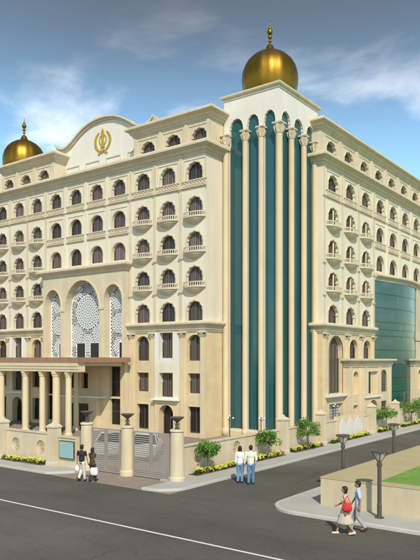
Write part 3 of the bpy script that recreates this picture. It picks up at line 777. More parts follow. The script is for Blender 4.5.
# ---- bowed curtain wall on the side wing
bm = bmesh.new(); n = 28; y0, y1, sg = 55.8, 68.4, .75
def bow(t, e=0): 
    yy = y0+(y1-y0)*t; return (RX+.02+(sg+e)*math.sin(PI*t)**1.4 if 0 < t < 1 else RX+.02, yy)
prev = None
for i in range(n+1):
    x, y = bow(i/n); a, b2 = bm.verts.new((x, y, .4)), bm.verts.new((x, y, 13.2))
    if prev: bm.faces.new((prev[0], a, b2, prev[1]))
    prev = (a, b2)
cw = hfin('curtain_wall', bm, 'glass2', recalc=False)
bm = bmesh.new()
for z in [1.5+1.3*k for k in range(9)]+[8.6]:
    sweep(bm, [bow(i/n) for i in range(n+1)], [(0, z), (.025, z), (.025, z+.05), (0, z+.05)])
fin('transom', bm, 'void', cw).location = (0, 0, 0)
bm = bmesh.new()
sweep(bm, [bow(i/n) for i in range(n+1)], [(-.2, 13.1), (.06, 13.1), (.1, 13.28), (.28, 13.42), (.38, 13.5), (.38, 13.64), (.30, 13.72), (-.2, 13.74)])
pts = [bow(i/n) for i in range(n+1)]
bm.faces.new([bm.verts.new((x, y, 13.70)) for x, y in pts]); hfin('curved_ledge', bm, 'trim', recalc=True)
for t in (.80, .90):
    x, y = bow(t, .0); b = bmesh.new(); box(b, x-.1, x+.16, y-.16, y+.16, .4, 13.08); box(b, x-.1, x+.26, y-.26, y+.26, 7.8, 8.5); hfin('pilaster', b, 'trim')
bm = bmesh.new(); sweep(bm, pts, [(0, 0), (.1, 0), (.1, .4), (0, .4)]); hfin('plinth', bm, 'stone')

# ---- side porches
def porch(m):
    f = (lambda y: 2*60.9-y) if m else (lambda y: y)
    a0, a1 = sorted((f(49.35), f(58.6))); c0, c1 = sorted((f(51.6), f(55.1))); cm = (c0+c1)/2
    PX, QX = (-21.95, -21.55) if m else (-22.5, -22.1)
    PF, PC = Fr('R', PX), Fr('R', QX)
    b = bmesh.new()
    lo = [(f(50.6), 2.9, lobed(.55, 1.95, lobes=0), .3), (f(50.6), .3, rect(.5, 1.7), .2)]; hi = [(f(56.8), 2.9, lobed(.55, 1.95, lobes=0), .3), (f(56.8), .3, rect(.5, 1.7), .3)]
    if m: lo, hi = hi, lo
    panel(b, PF, a0, c0, 0, 5.3, lo); panel(b, PF, c1, a1, 0, 5.3, hi)
    panel(b, PC, c0, c1, 0, 5.3, [(cm, 2.9, rect(1.05, 1.9), .2), (cm, 0, lobed(1.0, 2.35, lobes=0), .6)])
    for a, F, G in ((a0, FR, PF), (a1, FR, PF), (c0, PF, PC), (c1, PF, PC)):
        p, q = F(a, 0, 0), G(a, 0, 0); vwall(b, p[0], p[1], q[0], q[1], 0, 5.3)
    o = hfin('porch_wall', b, 'column', recalc=False)
    b = bmesh.new(); sweep(b, [(RX, a0), (PX, a0), (PX, c0), (QX, c0), (QX, c1), (PX, c1), (PX, a1), (RX, a1)],
                           [(-.1, 5.2), (.06, 5.2), (.1, 5.32), (.16, 5.4), (.18, 5.55), (.34, 5.68), (.42, 5.75), (.42, 5.9), (-.1, 5.92)]); fin('porch_cornice', b, 'trim', o)
    b = bmesh.new(); box(b, RX+.01, PX-.05, a0+.05, a1-.05, 5.85, 5.9); box(b, PX-.04, QX-.05, c0+.05, c1-.05, 5.85, 5.9); fin('porch_roof', b, 'pave', o)
    for F, aa, z, ol, dp, pm in ((PF, lo[0][0], lo[0][1], lo[0][2], .3, 'column'), (PF, hi[0][0], hi[0][1], hi[0][2], .04, 'curtain'), (PF, lo[1][0], lo[1][1], lo[1][2], .2, 'column'), (PF, hi[1][0], hi[1][1], hi[1][2], .04, 'curtain'),
                                 (PC, cm, 2.9, rect(1.05, 1.9), .2, 'column'), (PC, cm, 0, lobed(1.0, 2.35, lobes=0), .6, 'stone')):
        b = bmesh.new(); fill(b, F, aa, z, ol, -dp+.004); strip_around(b, F, aa, z, ol, .08, 0, .04)
        if pm == 'column' and z == 2.9 and F is PC: fbox(b, F, aa-.75, aa-.15, -.19, -.16, z+.02, z+1.85, 1)
        fin('porch_window', b, [pm, 'void'], o)
    b = bmesh.new(); fbox(b, PC, c0-.06, c1+.06, 0, .16, 2.56, 2.68); fin('porch_ledge', b, 'pale', o)
    for c in (c0+.16, c1-.16): b = bmesh.new(); fbox(b, PC, c-.14, c+.14, 0, .08, 2.7, 5.18); fin('porch_pilaster', b, 'trim', o)
    for c in (a0+.2, a1-.2): b = bmesh.new(); fbox(b, PF, c-.18, c+.18, 0, .08, 0, 5.18); fin('porch_pilaster', b, 'trim', o)
porch(False); porch(True)
for o in list(H.children):
    pass

# ================================================================== BOUNDARY WALLS, PILLARS, GATES
def ring_med(bm, F, a, z, r, o=.0):
    n = 24
    for (r0, r1, h) in ((r, r*.86, .05), (r*.70, r*.58, .04)):
        for i in range(n):
            t0, t1 = 2*PI*i/n, 2*PI*(i+1)/n
            P4 = [(r0*math.cos(t0), r0*math.sin(t0)), (r0*math.cos(t1), r0*math.sin(t1)), (r1*math.cos(t1), r1*math.sin(t1)), (r1*math.cos(t0), r1*math.sin(t0))]
            f = [bm.verts.new(F(a+p[0], o+h, z+p[1])) for p in P4]; g = [bm.verts.new(F(a+p[0], o, z+p[1])) for p in P4]
            bm.faces.new(f); bm.faces.new((f[0], f[1], g[1], g[0])); bm.faces.new((f[2], f[3], g[3], g[2]))
    for k in range(8):
        t = 2*PI*k/8; c = (a+r*.3*math.cos(t), z+r*.3*math.sin(t)); q = [(c[0]+r*.24*math.cos(s+t)*(1 if i % 2 else .5), c[1]+r*.24*math.sin(s+t)*(1 if i % 2 else .5)) for i, s in enumerate([PI/2*j for j in range(4)])]
        f = [bm.verts.new(F(p[0], o+.03, p[1])) for p in q]; bm.faces.new(f)
def wall_run(F, a0, a1, hgt, thick, label, meds=(), mr=.42, th=0):
    w0 = empty('boundary_wall', F(a0, 0, 0), label=label, cat='wall', group='boundary wall panels'); O = Vector(w0.location)
    b = bmesh.new()
    ops = [(m_, .98, [(mr*math.cos(2*PI*i/28), mr*math.sin(2*PI*i/28)) for i in range(28)], .12) for m_ in meds]
    panel(b, F, a0, a1, 0, hgt, ops)
    p, q = F(a0, -thick, 0), F(a1, -thick, 0); vwall(b, p[0], p[1], q[0], q[1], 0, hgt)
    for a in (a0, a1): p, q = F(a, 0, 0), F(a, -thick, 0); vwall(b, p[0], p[1], q[0], q[1], 0, hgt)
    o = fin('wall_panel', b, 'boundary', w0, recalc=False); o.location = -O
    b = bmesh.new(); fbox(b, F, a0+.01, a1-.01, -thick-.04, .05, hgt, hgt+.07); o = fin('coping', b, 'trim', w0); o.location = -O
    for m_ in meds:
        b = bmesh.new(); fill(b, F, m_, .98, [(mr*math.cos(2*PI*i/28), mr*math.sin(2*PI*i/28)) for i in range(28)], -.115)
        ring_med(b, F, m_, .98, mr*.92, -.11)
        o = fin('medallion', b, 'column', w0); o.location = -O
    return w0
WF, WR = Fr('L', 22.85), Fr('R', -20.0)
def pillar(x, y, h, label, r=.30, cone=True, round_=False, name='gate_pillar', group='gate pillars'):
    p = empty(name, (x, y, 0), label=label, cat='pillar', group=group)
    b = bmesh.new()
    if round_: lathe(b, [(r*1.28, 0), (r*1.28, .22), (r*1.14, .30), (r*1.02, h-.15), (r*1.02, h-.1), (r*.9, h)], 24)
    else: lathe(b, [(r*1.55, 0), (r*1.55, .25), (r*1.42, .32), (r*1.25, h-.12), (r*1.25, h)], 4, rot=PI/4)
    fin('shaft', b, 'boundary', p)
    b = bmesh.new(); k = 24 if round_ else 4; rr = r*1.15 if round_ else r*1.45
    if cone: lathe(b, [(rr, h), (rr, h+.07), (rr*.7, h+.16), (rr*.35, h+.22), (rr*.3, h+.26), (.02, h+.36)], k, rot=PI/4)
    else: lathe(b, [(rr, h), (rr, h+.06), (rr*.8, h+.10)], k, rot=PI/4)
    fin('cap', b, 'trim', p)
    return p
gp3 = [(-25.45, 23.25), (-22.6, 23.35), (-19.45, 23.45)]
for (x, y), lb in zip(gp3, ('round tan gate pillar between the notice panel and the left gate', 'round tan gate pillar standing between the two metal gates', 'large round tan gate pillar at the corner beside the first small tree')):
    pillar(x, y, 2.42, lb, r=.31, cone=False, round_=True)
bowl_l = ['bowl lamp on the gate pillar next to the notice panel', 'bowl lamp on the pillar between the two gates', 'bowl lamp on the corner gate pillar above the small tree']
for (x, y), lb in zip(gp3, bowl_l):
    e = empty('pillar_lamp', (x, y, 2.52), label='dark metal '+lb, cat='lamp', group='bowl lamps on gate pillars')
    b = bmesh.new(); lathe(b, [(.13, 0), (.13, .04), (.06, .07), (.05, .2), (.09, .24), (.05, .28), (.06, .33)], 12)
    for k in range(4): t = PI/2*k+.4; tube(b, (.07*math.cos(t), .07*math.sin(t), 0), (.11*math.cos(t), .11*math.sin(t), .3), .018, n=5)
    fin('stem', b, 'metal', e)
    b = bmesh.new(); lathe(b, [(.06, .33), (.14, .40), (.30, .52), (.34, .55), (.34, .585), (.05, .57)], 20); fin('bowl', b, 'metal', e)
# front wall (along the wide street)
fr_lab = ['tan boundary wall panel with two round medallions behind a flower bed', 'tan boundary wall panel with medallions beyond the left picture edge']
wall_run(WF, -31.85, -27.95, 1.75, .25, fr_lab[0], (-30.95, -28.75), .38)
wall_run(WF, -37.0, -32.55, 1.75, .25, fr_lab[1], (-35.9, -33.7), .38)
pillar(-27.6, 22.85, 2.15, 'square tan wall pillar with pointed cap left of the notice panel', name='wall_pillar', group='wall pillars')
pillar(-32.2, 22.85, 2.15, 'square tan wall pillar with pointed cap at the left picture edge', name='wall_pillar', group='wall pillars')
wall_run(WF, -27.24, -25.85, 1.65, .25, 'short tan wall panel carrying the teal notice board')
nb = empty('notice_board', (-26.5, 22.80, .55), label='pale teal notice sheet in a dark frame on the short wall', cat='notice board')
b = bmesh.new(); box(b, -.60, .60, -.05, 0, 0, .95); fin('frame', b, 'metal', nb)
b = bmesh.new(); box(b, -.55, .12, -.062, -.052, .05, .90); box(b, .12, .55, -.062, -.052, .05, .90); fin('sheet', b, 'poster', nb)
# side wall
ys = [23.9, 34.17, 39.25, 47.85, 52.95, 61.5, 66.6, 75]
labs = ['long tan side wall panel with round medallions behind the couple in white shirts', 'tan side wall panel with one medallion behind the third small tree',
        'tan side wall panel with a white arched pattern opposite the street lamp', 'tan side wall panel behind the fourth small tree by the porch', 'tan side wall panel behind the bush-like trees at the right picture edge',
        'short tan side wall panel beyond the right picture edge', 'farthest tan side wall panel down the side street']
meds = [(25.75, 29.25, 32.2), (36.6,), (), (50.3,), (55.5, 59.0), (64,), (70.5,)]
for i in range(7):
    a0 = ys[i]+(.35 if i else .0); a1 = ys[i+1]-.35
    wr = wall_run(WR, a0, a1, 1.5, .25, labs[i], meds[i], .36)
    if i == 2:
        b = bmesh.new(); fbox(b, WR, 41.7, 46.4, -.2, .06, .22, 1.78)
        o = fin('raised_panel', b, 'column', wr); o.location = -Vector(wr.location)
        for k, c in enumerate((42.72, 44.05, 45.38)):
            b = bmesh.new(); fill(b, WR, c, .34, [(.60, 0), (.64, .55), (.52, .9), (.28, 1.14), (.0, 1.28), (-.28, 1.14), (-.52, .9), (-.64, .55), (-.60, 0)], .066)
            strip_around(b, WR, c, .34, [(.60, 0), (.64, .55), (.52, .9), (.28, 1.14), (.0, 1.28), (-.28, 1.14), (-.52, .9), (-.64, .55), (-.60, 0)], .03, .06, .085)
            o = fin('arched_panel', b, 'softwhite', wr); o.location = -Vector(wr.location)
pl_l = ['square tan wall pillar between the second and third small trees', 'square tan wall pillar just right of the third small tree', 'square tan wall pillar left of the fourth small tree',
        'square tan wall pillar between the fourth and fifth small trees', 'square tan wall pillar beyond the right picture edge', 'square tan wall pillar far down the side street']
for y, lb in zip(ys[1:7], pl_l): pillar(-19.95, y, 2.12, lb, r=.30, name='wall_pillar', group='wall pillars')
# gates
for (x0, y0), (x1, y1), lb in ((gp3[0], gp3[1], 'grey slatted steel gate behind the couple carrying white bags'), (gp3[1], gp3[2], 'grey slatted steel gate beside the corner gate pillar')):
    g0 = empty('metal_gate', (x0+.36, y0, .06), label=lb, cat='gate', group='slatted gates')
    Lg = x1-x0-.72
    for k in (0, 1):
        b = bmesh.new(); s0, s1 = k*Lg/2+.02, (k+1)*Lg/2-.02
        for q0, q1 in ((s0, s0+.07), (s1-.07, s1)): box(b, q0, q1, -.04, .04, 0, 2.22)
        box(b, s0+.07, s1-.07, -.035, .035, 2.15, 2.22); box(b, s0+.07, s1-.07, -.035, .035, .0, .08)
        lf = fin('leaf_frame', b, 'gate', g0)
        b = bmesh.new()
        for j in range(20):
            z = .10+j*.1015; box(b, s0+.07, s1-.07, -.012, .012, z, z+(.078 if z < 1.5 else .052))
        fin('slats', b, 'gate', lf)
# ================================================================== PLANTS
def leaf_quad(bm, p, s, rnd, mi=0):
    n = Vector((rnd.gauss(0, 1), rnd.gauss(0, 1), rnd.gauss(0, 1)+.6)).normalized(); a = n.orthogonal().normalized(); b = n.cross(a)
    th = rnd.random()*6.28; u = a*math.cos(th)+b*math.sin(th); v = n.cross(u)
    bm.faces.new([bm.verts.new(p+q) for q in (-u*s, -v*s*.5, u*s, v*s*.5)]).material_index = mi
def tree(x, y, h, cr, seed, label):
    rnd = random.Random(seed); t = empty('small_tree', (x, y, .1), label=label, cat='tree', group='small round trees along the side wall')
    b = bmesh.new(); top = Vector((rnd.uniform(-.06, .06), rnd.uniform(-.06, .06), h*.52))
    tube(b, (0, 0, 0), top*.5, .045, .035, 7); tube(b, top*.5, top, .035, .03, 7); cl = []
    for k in range(13):
        a = 2.4*k+rnd.random(); e = Vector((cr*.62*math.cos(a)*rnd.uniform(.5, 1.12), cr*.62*math.sin(a)*rnd.uniform(.5, 1.12), h*(.55+.36*rnd.random())))
        tube(b, top, e, .02, .007, 5); cl.append((e, cr*rnd.uniform(.26, .42)))
    fin('trunk', b, 'bark', t)
    b = bmesh.new()
    for c, r in cl:
        for _ in range(rnd.randint(60, 150)):
            d = Vector((rnd.gauss(0, 1), rnd.gauss(0, 1), rnd.gauss(0, .6))).normalized()*r*rnd.random()**.4
            leaf_quad(b, c+d, rnd.uniform(.045, .085), rnd)
    fin('crown', b, 'leaf', t, recalc=False)
tree(-19.35, 25.75, 1.72, .80, 1, 'small round green tree beside the corner gate pillar')
tree(-19.35, 31.45, 1.70, .78, 2, 'small round green tree right of the couple in white shirts')
tree(-19.35, 36.3, 1.95, .90, 3, 'small round green tree between the two nearest pointed wall pillars')
tree(-19.35, 49.5, 2.1, 1.15, 4, 'small spreading green tree in front of the side porch')
tree(-19.35, 55.2, 2.1, 1.2, 5, 'small spreading green tree second from the right picture edge')
tree(-19.35, 58.4, 2.2, 1.2, 6, 'small green tree cut by the right picture edge')
tree(-19.35, 64.0, 2.2, 1.2, 7, 'small green tree far down the side street')
def bed(x0, x1, y0, y1, seed, label):
    rnd = random.Random(seed); e = empty('flower_bed', ((x0+x1)/2, (y0+y1)/2, .1), label=label, cat='flower bed', group='flower beds at the foot of the wall')
    lx, ly = (x1-x0)/2, (y1-y0)/2; b = bmesh.new(); box(b, -lx, lx, -ly, ly, 0, .03); fin('soil', b, 'bark', e)
    b, f = bmesh.new(), bmesh.new(); L_ = max(lx, ly); along_x = lx > ly
    cnt = int(L_*2*4.5)
    for k in range(cnt):
        s = -L_+2*L_*(k+.5)/cnt; w_ = rnd.uniform(-.6, .6)*min(lx, ly); c = Vector((s, w_, 0)) if along_x else Vector((w_, s, 0)); r = rnd.uniform(.13, .2); hh = rnd.uniform(.16, .27)
        fl = abs(s)/L_ < .88 and rnd.random() < .93
        for _ in range(95):
            d = Vector((rnd.gauss(0, 1), rnd.gauss(0, 1), abs(rnd.gauss(0, 1)))).normalized()*rnd.random()**.35; p = c+Vector((d.x*r, d.y*r, d.z*hh+.03))
            leaf_quad(b, p, rnd.uniform(.03, .055), rnd)
        if fl:
            for _ in range(44):
                d = Vector((rnd.gauss(0, 1), rnd.gauss(0, 1), abs(rnd.gauss(0, 1))+.5)).normalized(); p = c+Vector((d.x*r*1.1, d.y*r*1.1, d.z*hh*1.12+.05))
                for q in range(2): leaf_quad(f, p, .04, rnd)
    fin('foliage', b, 'darkleaf', e, recalc=False); fin('flowers', f, 'yellow', e, recalc=False)
bed(-31.7, -28.05, 22.32, 22.78, 11, 'yellow flower bed under the two wall medallions on the left')
for i, (a, b_, lb) in enumerate(((24.9, 33.6, 'long yellow flower bed behind the couple in white shirts'), (34.7, 38.6, 'yellow flower bed between the two nearest pointed wall pillars'),
    (40.0, 46.6, 'yellow flower bed under the white arched wall pattern'), (48.3, 52.3, 'yellow flower bed under the fourth small tree'), (53.4, 60.8, 'yellow flower bed at the right picture edge'), (62, 66, 'yellow flower bed far down the side street'))):
    bed(-19.92, -19.35, a, b_, 20+i, lb)

# ================================================================== STREET LAMPS
def street_lamp(x, y, z, label):
    e = empty('street_lamp', (x, y, z), label=label, cat='street lamp', group='funnel head street lamps')
    b = bmesh.new(); lathe(b, [(.17, 0), (.17, .03), (.10, .06), (.085, .07), (.085, .5), (.075, .52), (.072, 1.85), (.095, 1.87), (.095, 1.97), (.07, 1.99), (.07, 2.05)], 16); fin('post', b, 'metal', e)
    b = bmesh.new(); lathe(b, [(.06, 2.04), (.12, 2.12), (.20, 2.27), (.23, 2.36), (.05, 2.36)], 16); fin('lamp_shade', b, 'frost', e)
    b = bmesh.new(); lathe(b, [(.10, 2.37), (.30, 2.385), (.33, 2.40), (.30, 2.43), (.05, 2.46)], 24)
    for k in range(4): t = PI/2*k+.5; tube(b, (.07*math.cos(t), .07*math.sin(t), 2.03), (.29*math.cos(t), .29*math.sin(t), 2.39), .016, n=5)
    fin('cap', b, 'metal', e)
street_lamp(-8.95, 22.2, .11, 'grey street lamp on the near pavement in front of the tan retaining wall')
street_lamp(-12.1, 25.9, .11, 'grey street lamp behind the retaining wall opposite the white arched pattern')
street_lamp(-12.1, 31.9, .11, 'farther grey street lamp behind the retaining wall near the lawn')
def garden_lamp(x, y, h, label):
    e = empty('garden_lamp', (x, y, .012), label=label, cat='garden lamp', group='three armed garden lamps inside the wall')
    b = bmesh.new(); lathe(b, [(.09, 0), (.09, .05), (.035, .12), (.03, h)], 8)
    for k in range(3): t = 2*PI*k/3+.6; tube(b, (0, 0, h-.25), (.2*math.cos(t), .2*math.sin(t), h-.12), .015, n=5)
    fin('post', b, 'metal', e)
    for k in range(4):
        t = 2*PI*k/3+.6; p = (.2*math.cos(t), .2*math.sin(t), h-.07) if k < 3 else (0, 0, h+.05)
        b = bmesh.new(); bmesh.ops.create_uvsphere(b, u_segments=10, v_segments=6, radius=.055, matrix=Matrix.Translation(p)); fin('globe', b, 'white', e, smooth=True)
garden_lamp(-21.0, 30.0, 2.55, 'dark garden lamp with white globes left of the tower above the couple')
garden_lamp(-20.9, 33.2, 2.3, 'dark garden lamp beside the nearest pointed side wall pillar')
garden_lamp(-20.9, 43.4, 2.45, 'dark garden lamp above the white arched wall pattern')

# ================================================================== CARS
def car(x, y, rz, label):
    c = empty('parked_car', (x, y, .012), rz, label=label, cat='car', group='white cars parked in the forecourt')
    b = bmesh.new()
    prof = [(-2.1, .35, .70, .80), (-2.0, .28, .86, .84), (-1.4, .24, .94, .87), (-.9, .24, .96, .88), (.8, .24, .94, .88), (1.5, .25, .86, .86), (1.95, .28, .74, .80), (2.12, .36, .62, .70)]
    ring_loft(b, [[(xx, -w_*.96, z0), (xx, -w_, (z0+z1)/2), (xx, -w_*.92, z1), (xx, w_*.92, z1), (xx, w_, (z0+z1)/2), (xx, w_*.96, z0)] for xx, z0, z1, w_ in prof]); fin('body', b, 'carwhite', c)
    b = bmesh.new(); ring_loft(b, [[(-1.5, -.74, .93), (1.0, -.78, .93), (1.0, .78, .93), (-1.5, .74, .93)], [(-.95, -.60, 1.38), (.25, -.60, 1.38), (.25, .60, 1.38), (-.95, .60, 1.38)]]); cab = fin('cabin_glass', b, 'carglass', c)
    b = bmesh.new(); box(b, -.97, .27, -.62, .62, 1.381, 1.43)
    for s in (-1, 1): tube(b, (-.35, s*.775, .95), (-.33, s*.615, 1.38), .03, n=5); tube(b, (.98, s*.77, .95), (.26, s*.6, 1.4), .035, n=5); tube(b, (-1.45, s*.73, .95), (-.95, s*.6, 1.4), .045, n=5)
    fin('roof', b, 'carwhite', c)
    for xx in (-1.35, 1.32):
        for s in (-1, 1):
            b = bmesh.new(); tube(b, (xx, s*.70, .31), (xx, s*.89, .31), .31, n=20); wl = fin('wheel', b, 'rubber', c)
            b = bmesh.new(); tube(b, (xx, s*.885, .31), (xx, s*.90, .31), .18, n=14); fin('rim', b, 'gate', wl)
    for s in (-1, 1):
        b = bmesh.new(); box(b, 2.02, 2.10, s*.60-.14, s*.60+.14, .58, .70); fin('headlight', b, 'frost', c)
        b = bmesh.new(); box(b, -2.12, -2.05, s*.62-.13, s*.62+.13, .66, .80); fin('tail_light', b, 'copper', c)
car(-28.1, 27.7, -1.0, 'white car parked behind the left gate')
car(-25.9, 28.3, -.96, 'white car parked behind the right gate')

# ================================================================== PEOPLE
def pm(name, c, r=.75): M[name] = mat(name, c, r, var=.08, scale=9, bump=.3, bscale=25); return name
pm('skin', (.36, .20, .13), .55); pm('hair', (.018, .013, .011), .5); pm('black cloth', (.018, .016, .017)); pm('cream cloth', (.62, .58, .50)); pm('brown cloth', (.07, .035, .025))
pm('dark cloth', (.03, .027, .03)); pm('white cloth', (.74, .74, .74)); pm('offwhite cloth', (.72, .66, .57)); pm('denim', (.13, .25, .38)); pm('denim blue', (.10, .20, .34)); pm('shoe', (.03, .025, .02))
pm('peach cloth', (.70, .42, .32)); pm('red bag', (.55, .025, .03)); pm('beige skirt', (.52, .44, .36)); pm('blue shirt', (.42, .52, .68)); pm('grey trousers', (.33, .32, .33)); pm('white bag', (.75, .72, .70))
def capsule(bm, p0, p1, r0, r1, fx=1., n=14):
    p0, p1 = Vector(p0), Vector(p1); d = p1-p0; L_ = d.length; d = d/L_ if L_ > 1e-6 else Vector((0, 0, 1))
    a = Vector((1, 0, 0))-d*d.x
    a = a.normalized() if a.length > .15 else (Vector((0, 1, 0))-d*d.y).normalized()
    b = d.cross(a); rings = []
    st = [(p0-d*r0*math.cos(t), r0*math.sin(t)) for t in (.12, .5, .9, 1.25)]+[(p0, r0), (p1, r1)]+[(p1+d*r1*math.sin(t), r1*math.cos(t)) for t in (.35, .7, 1.1, 1.45)]
    for c, r in st: rings.append([c+(a*fx*math.cos(2*PI*i/n)+b*math.sin(2*PI*i/n))*r for i in range(n)])
    ring_loft(bm, rings)
def ell(bm, c, r, n=18): bmesh.ops.create_uvsphere(bm, u_segments=n, v_segments=n//2+2, radius=1, matrix=Matrix.Translation(c) @ Matrix.Diagonal((*r, 1)))
def blob(name, bm, m, parent, voxel, smooth=4):
    bmesh.ops.recalc_face_normals(bm, faces=bm.faces)
    o = fin(name, bm, m, parent, smooth=True, recalc=False)
    r = o.modifiers.new('r', 'REMESH'); r.mode = 'VOXEL'; r.voxel_size = voxel; r.use_smooth_shade = True
    s = o.modifiers.new('s', 'SMOOTH'); s.iterations = smooth; s.factor = .5
    dg = bpy.context.evaluated_depsgraph_get(); dg.update(); me = bpy.data.meshes.new_from_object(o.evaluated_get(dg))
    o.modifiers.clear(); o.data = me
    for p in me.polygons: p.use_smooth = True
    return o
def arm_pts(sh, up, fore, L1=.29, L2=.25):
    e = sh+Vector(up).normalized()*L1; w_ = e+Vector(fore).normalized()*L2; return sh, e, w_
def hand(bm, w_, d, side, s=1.):
    d = Vector(d).normalized(); pal = w_+d*.045; nrm = Vector((side, 0, 0)); nrm = (nrm-d*nrm.dot(d)).normalized(); wid = d.cross(nrm).normalized()
    if wid.y < 0: wid = -wid
    capsule(bm, w_, pal+d*.03, .026*s, .030*s); 
    for o in (-.018, .018): capsule(bm, w_+d*.02+wid*o, pal+d*.04+wid*o, .016*s, .016*s, n=8)
    for k, (o, l) in enumerate(((-.033, .055), (-.011, .068), (.011, .072), (.033, .065))):
        b0 = pal+d*.04+wid*o; b1 = b0+(d*.9-nrm*.25)*l*.55; b2 = b1+(d*.6-nrm*.75)*l*.5
        capsule(bm, b0, b1, .0095*s, .009*s, n=8); capsule(bm, b1, b2, .009*s, .008*s, n=8)
    t0 = w_+d*.025+wid*.025; t1 = t0+(d*.5+wid*.8-nrm*.2)*.035; t2 = t1+(d*.9+wid*.15-nrm*.3)*.032
    capsule(bm, t0, t1, .012*s, .011*s, n=8); capsule(bm, t1, t2, .011*s, .009*s, n=8)
def person(x, y, z, rz, label, hgt, top, bottom, shoes='shoe', female=False, stride=0., armL=((.12, .05, -1), (.05, .15, -1)), armR=((-.12, .05, -1), (-.05, .15, -1)), skirt=False, sleeve=.6, hair='short', group=None, twist=0.):
    s = hgt/1.75
    P = empty('person', (x, y, z), rz, label=label, cat='person', group=group); P.scale = (s, s, s)
    sw = .17 if female else .20; hw = .095
    hipz = .92; V = Vector
    legs = []
    for sd, st in ((1, stride), (-1, -stride)):
        hip = V((sd*hw, 0, hipz)); foot = V((sd*.09, st, .085+(.07 if st < -.1 else 0)))
        mid = (hip+foot)/2; dd = (foot-hip).length; bend = math.sqrt(max(0, .42**2-(dd/2)**2)); kn = mid+V((0, 1, 0))*(bend+.01 if st >= -.1 else bend*1.0+.03)
        legs.append((sd, hip, kn, foot, st))
    shl, shr = V((sw, 0, 1.42)), V((-sw, 0, 1.42))
    A = [arm_pts(shl, *armL), arm_pts(shr, *armR)]
    b = bmesh.new()
    # trunk
    ell(b, (0, 0, .97), (.155, .11, .14)); ell(b, (0, .0, 1.12), (.125 if female else .14, .095, .16)); ell(b, (0, .0, 1.30), (.15 if female else .17, .112, .17)); capsule(b, (-sw+.03, 0, 1.41), (sw-.03, 0, 1.41), .062, .062)
    if female:
        for q in (-.07, .07): ell(b, (q, .085, 1.29), (.06, .05, .06))
    capsule(b, (0, -.005, 1.42), (0, .012, 1.53), .058, .052)
    # head with face
    hc = V((0, .02, 1.635)); ell(b, hc, (.078, .094, .112), 22); ell(b, hc+V((0, .028, -.055)), (.056, .062, .062)); ell(b, hc+V((0, .045, -.088)), (.028, .030, .022))
    capsule(b, hc+V((0, .088, .008)), hc+V((0, .106, -.026)), .009, .014, n=8); ell(b, hc+V((0, .088, -.056)), (.024, .012, .008)); ell(b, hc+V((0, .084, .032)), (.05, .014, .01))
    for q in (-1, 1): ell(b, hc+V((q*.080, -.002, -.008)), (.012, .02, .032))
    for (sh, e, w_), sd in zip(A, (1, -1)):
        capsule(b, sh, e, .050 if not female else .043, .037); capsule(b, e, w_, .037, .025); hand(b, w_, w_-e, sd)
    for sd, hip, kn, ft, st in legs:
        capsule(b, hip, kn, .083, .055); capsule(b, kn, kn+(ft-kn)*.4, .054, .056); capsule(b, kn+(ft-kn)*.3, ft, .054, .035)
        capsule(b, ft+V((0, -.03, -.045)), ft+V((0, .14, -.055)), .034, .026)
    blob('body', b, 'skin', P, .009, 3)
    for q in (-1, 1):
        b = bmesh.new(); ell(b, hc+V((q*.03, .0855, .012)), (.011, .008, .006), 10); fin('eye', b, 'hair', P, smooth=True)
    b = bmesh.new(); ell(b, hc+V((0, .098, -.056)), (.02, .004, .005), 10); fin('mouth', b, 'peach cloth', P, smooth=True)
    # hair
    b = bmesh.new(); ell(b, hc+V((0, -.024, .030)), (.092, .100, .108), 20); ell(b, hc+V((0, .045, .088)), (.07, .05, .035))
    if hair == 'short': ell(b, hc+V((0, -.045, -.03)), (.074, .058, .07))
    if hair in ('bob', 'long'):
        ell(b, hc+V((0, -.04, -.05)), (.092, .07, .10))
        for q in (-1, 1): capsule(b, hc+V((q*.075, -.02, .02)), hc+V((q*.08, -.02, -.12)), .03, .024)
    if hair == 'long': ell(b, hc+V((0, -.075, -.17)), (.085, .045, .16)); ell(b, hc+V((0, -.09, -.30)), (.07, .03, .12))
    if hair == 'bun': ell(b, hc+V((0, -.10, .02)), (.045, .045, .045))
    blob('hair', b, 'hair', P, .010, 3)
    # top
    b = bmesh.new(); ell(b, (0, 0, 1.30), (.158 if female else .178, .122, .17)); ell(b, (0, 0, 1.12), (.142 if female else .162, .108, .20)); ell(b, (0, 0, .98), (.152, .114, .12)); capsule(b, (-sw+.02, 0, 1.405), (sw-.02, 0, 1.405), .066, .066)
    capsule(b, (0, 0, 1.42), (0, .006, 1.475), .070, .066)
    if female:
        for q in (-.07, .07): ell(b, (q, .09, 1.29), (.07, .06, .07))
    if not skirt: ring_loft(b, [[(.152*k_*math.cos(2*PI*i/20), .118*k_*math.sin(2*PI*i/20), zz) for i in range(20)] for k_, zz in ((1.0, .87), (1.0, .95), (.98, 1.1))])
    for sh, e, w_ in A:
        q = sh+(e-sh)*min(1, sleeve); capsule(b, sh, q, .062, .052)
        if sleeve > 1: capsule(b, e, e+(w_-e)*min(1, (sleeve-1)), .050, .040)
    blob('shirt', b, top, P, .012, 3)
    # bottom
    b = bmesh.new(); ell(b, (0, 0, .92), (.160, .120, .11))
    if skirt:
        f0 = legs[0][3].y; f1 = legs[1][3].y; sp = abs(f0)*.62
        rings = []
        for k_, zz in ((0, 1.02), (.2, .88), (.5, .62), (.8, .47), (1, .36)):
            rings.append([((.155+.05*k_)*math.cos(2*PI*i/40)*(1+.05*k_*math.sin(i*PI/2)), (.12+sp*k_+.03*k_)*math.sin(2*PI*i/40)*(1+.05*k_*math.sin(i*PI/2)), zz) for i in range(40)])
        ring_loft(b, rings); o = fin('skirt', b, bottom, P, smooth=True)
        ms = o.modifiers.new('s', 'SUBSURF'); ms.levels = ms.render_levels = 1
    else:
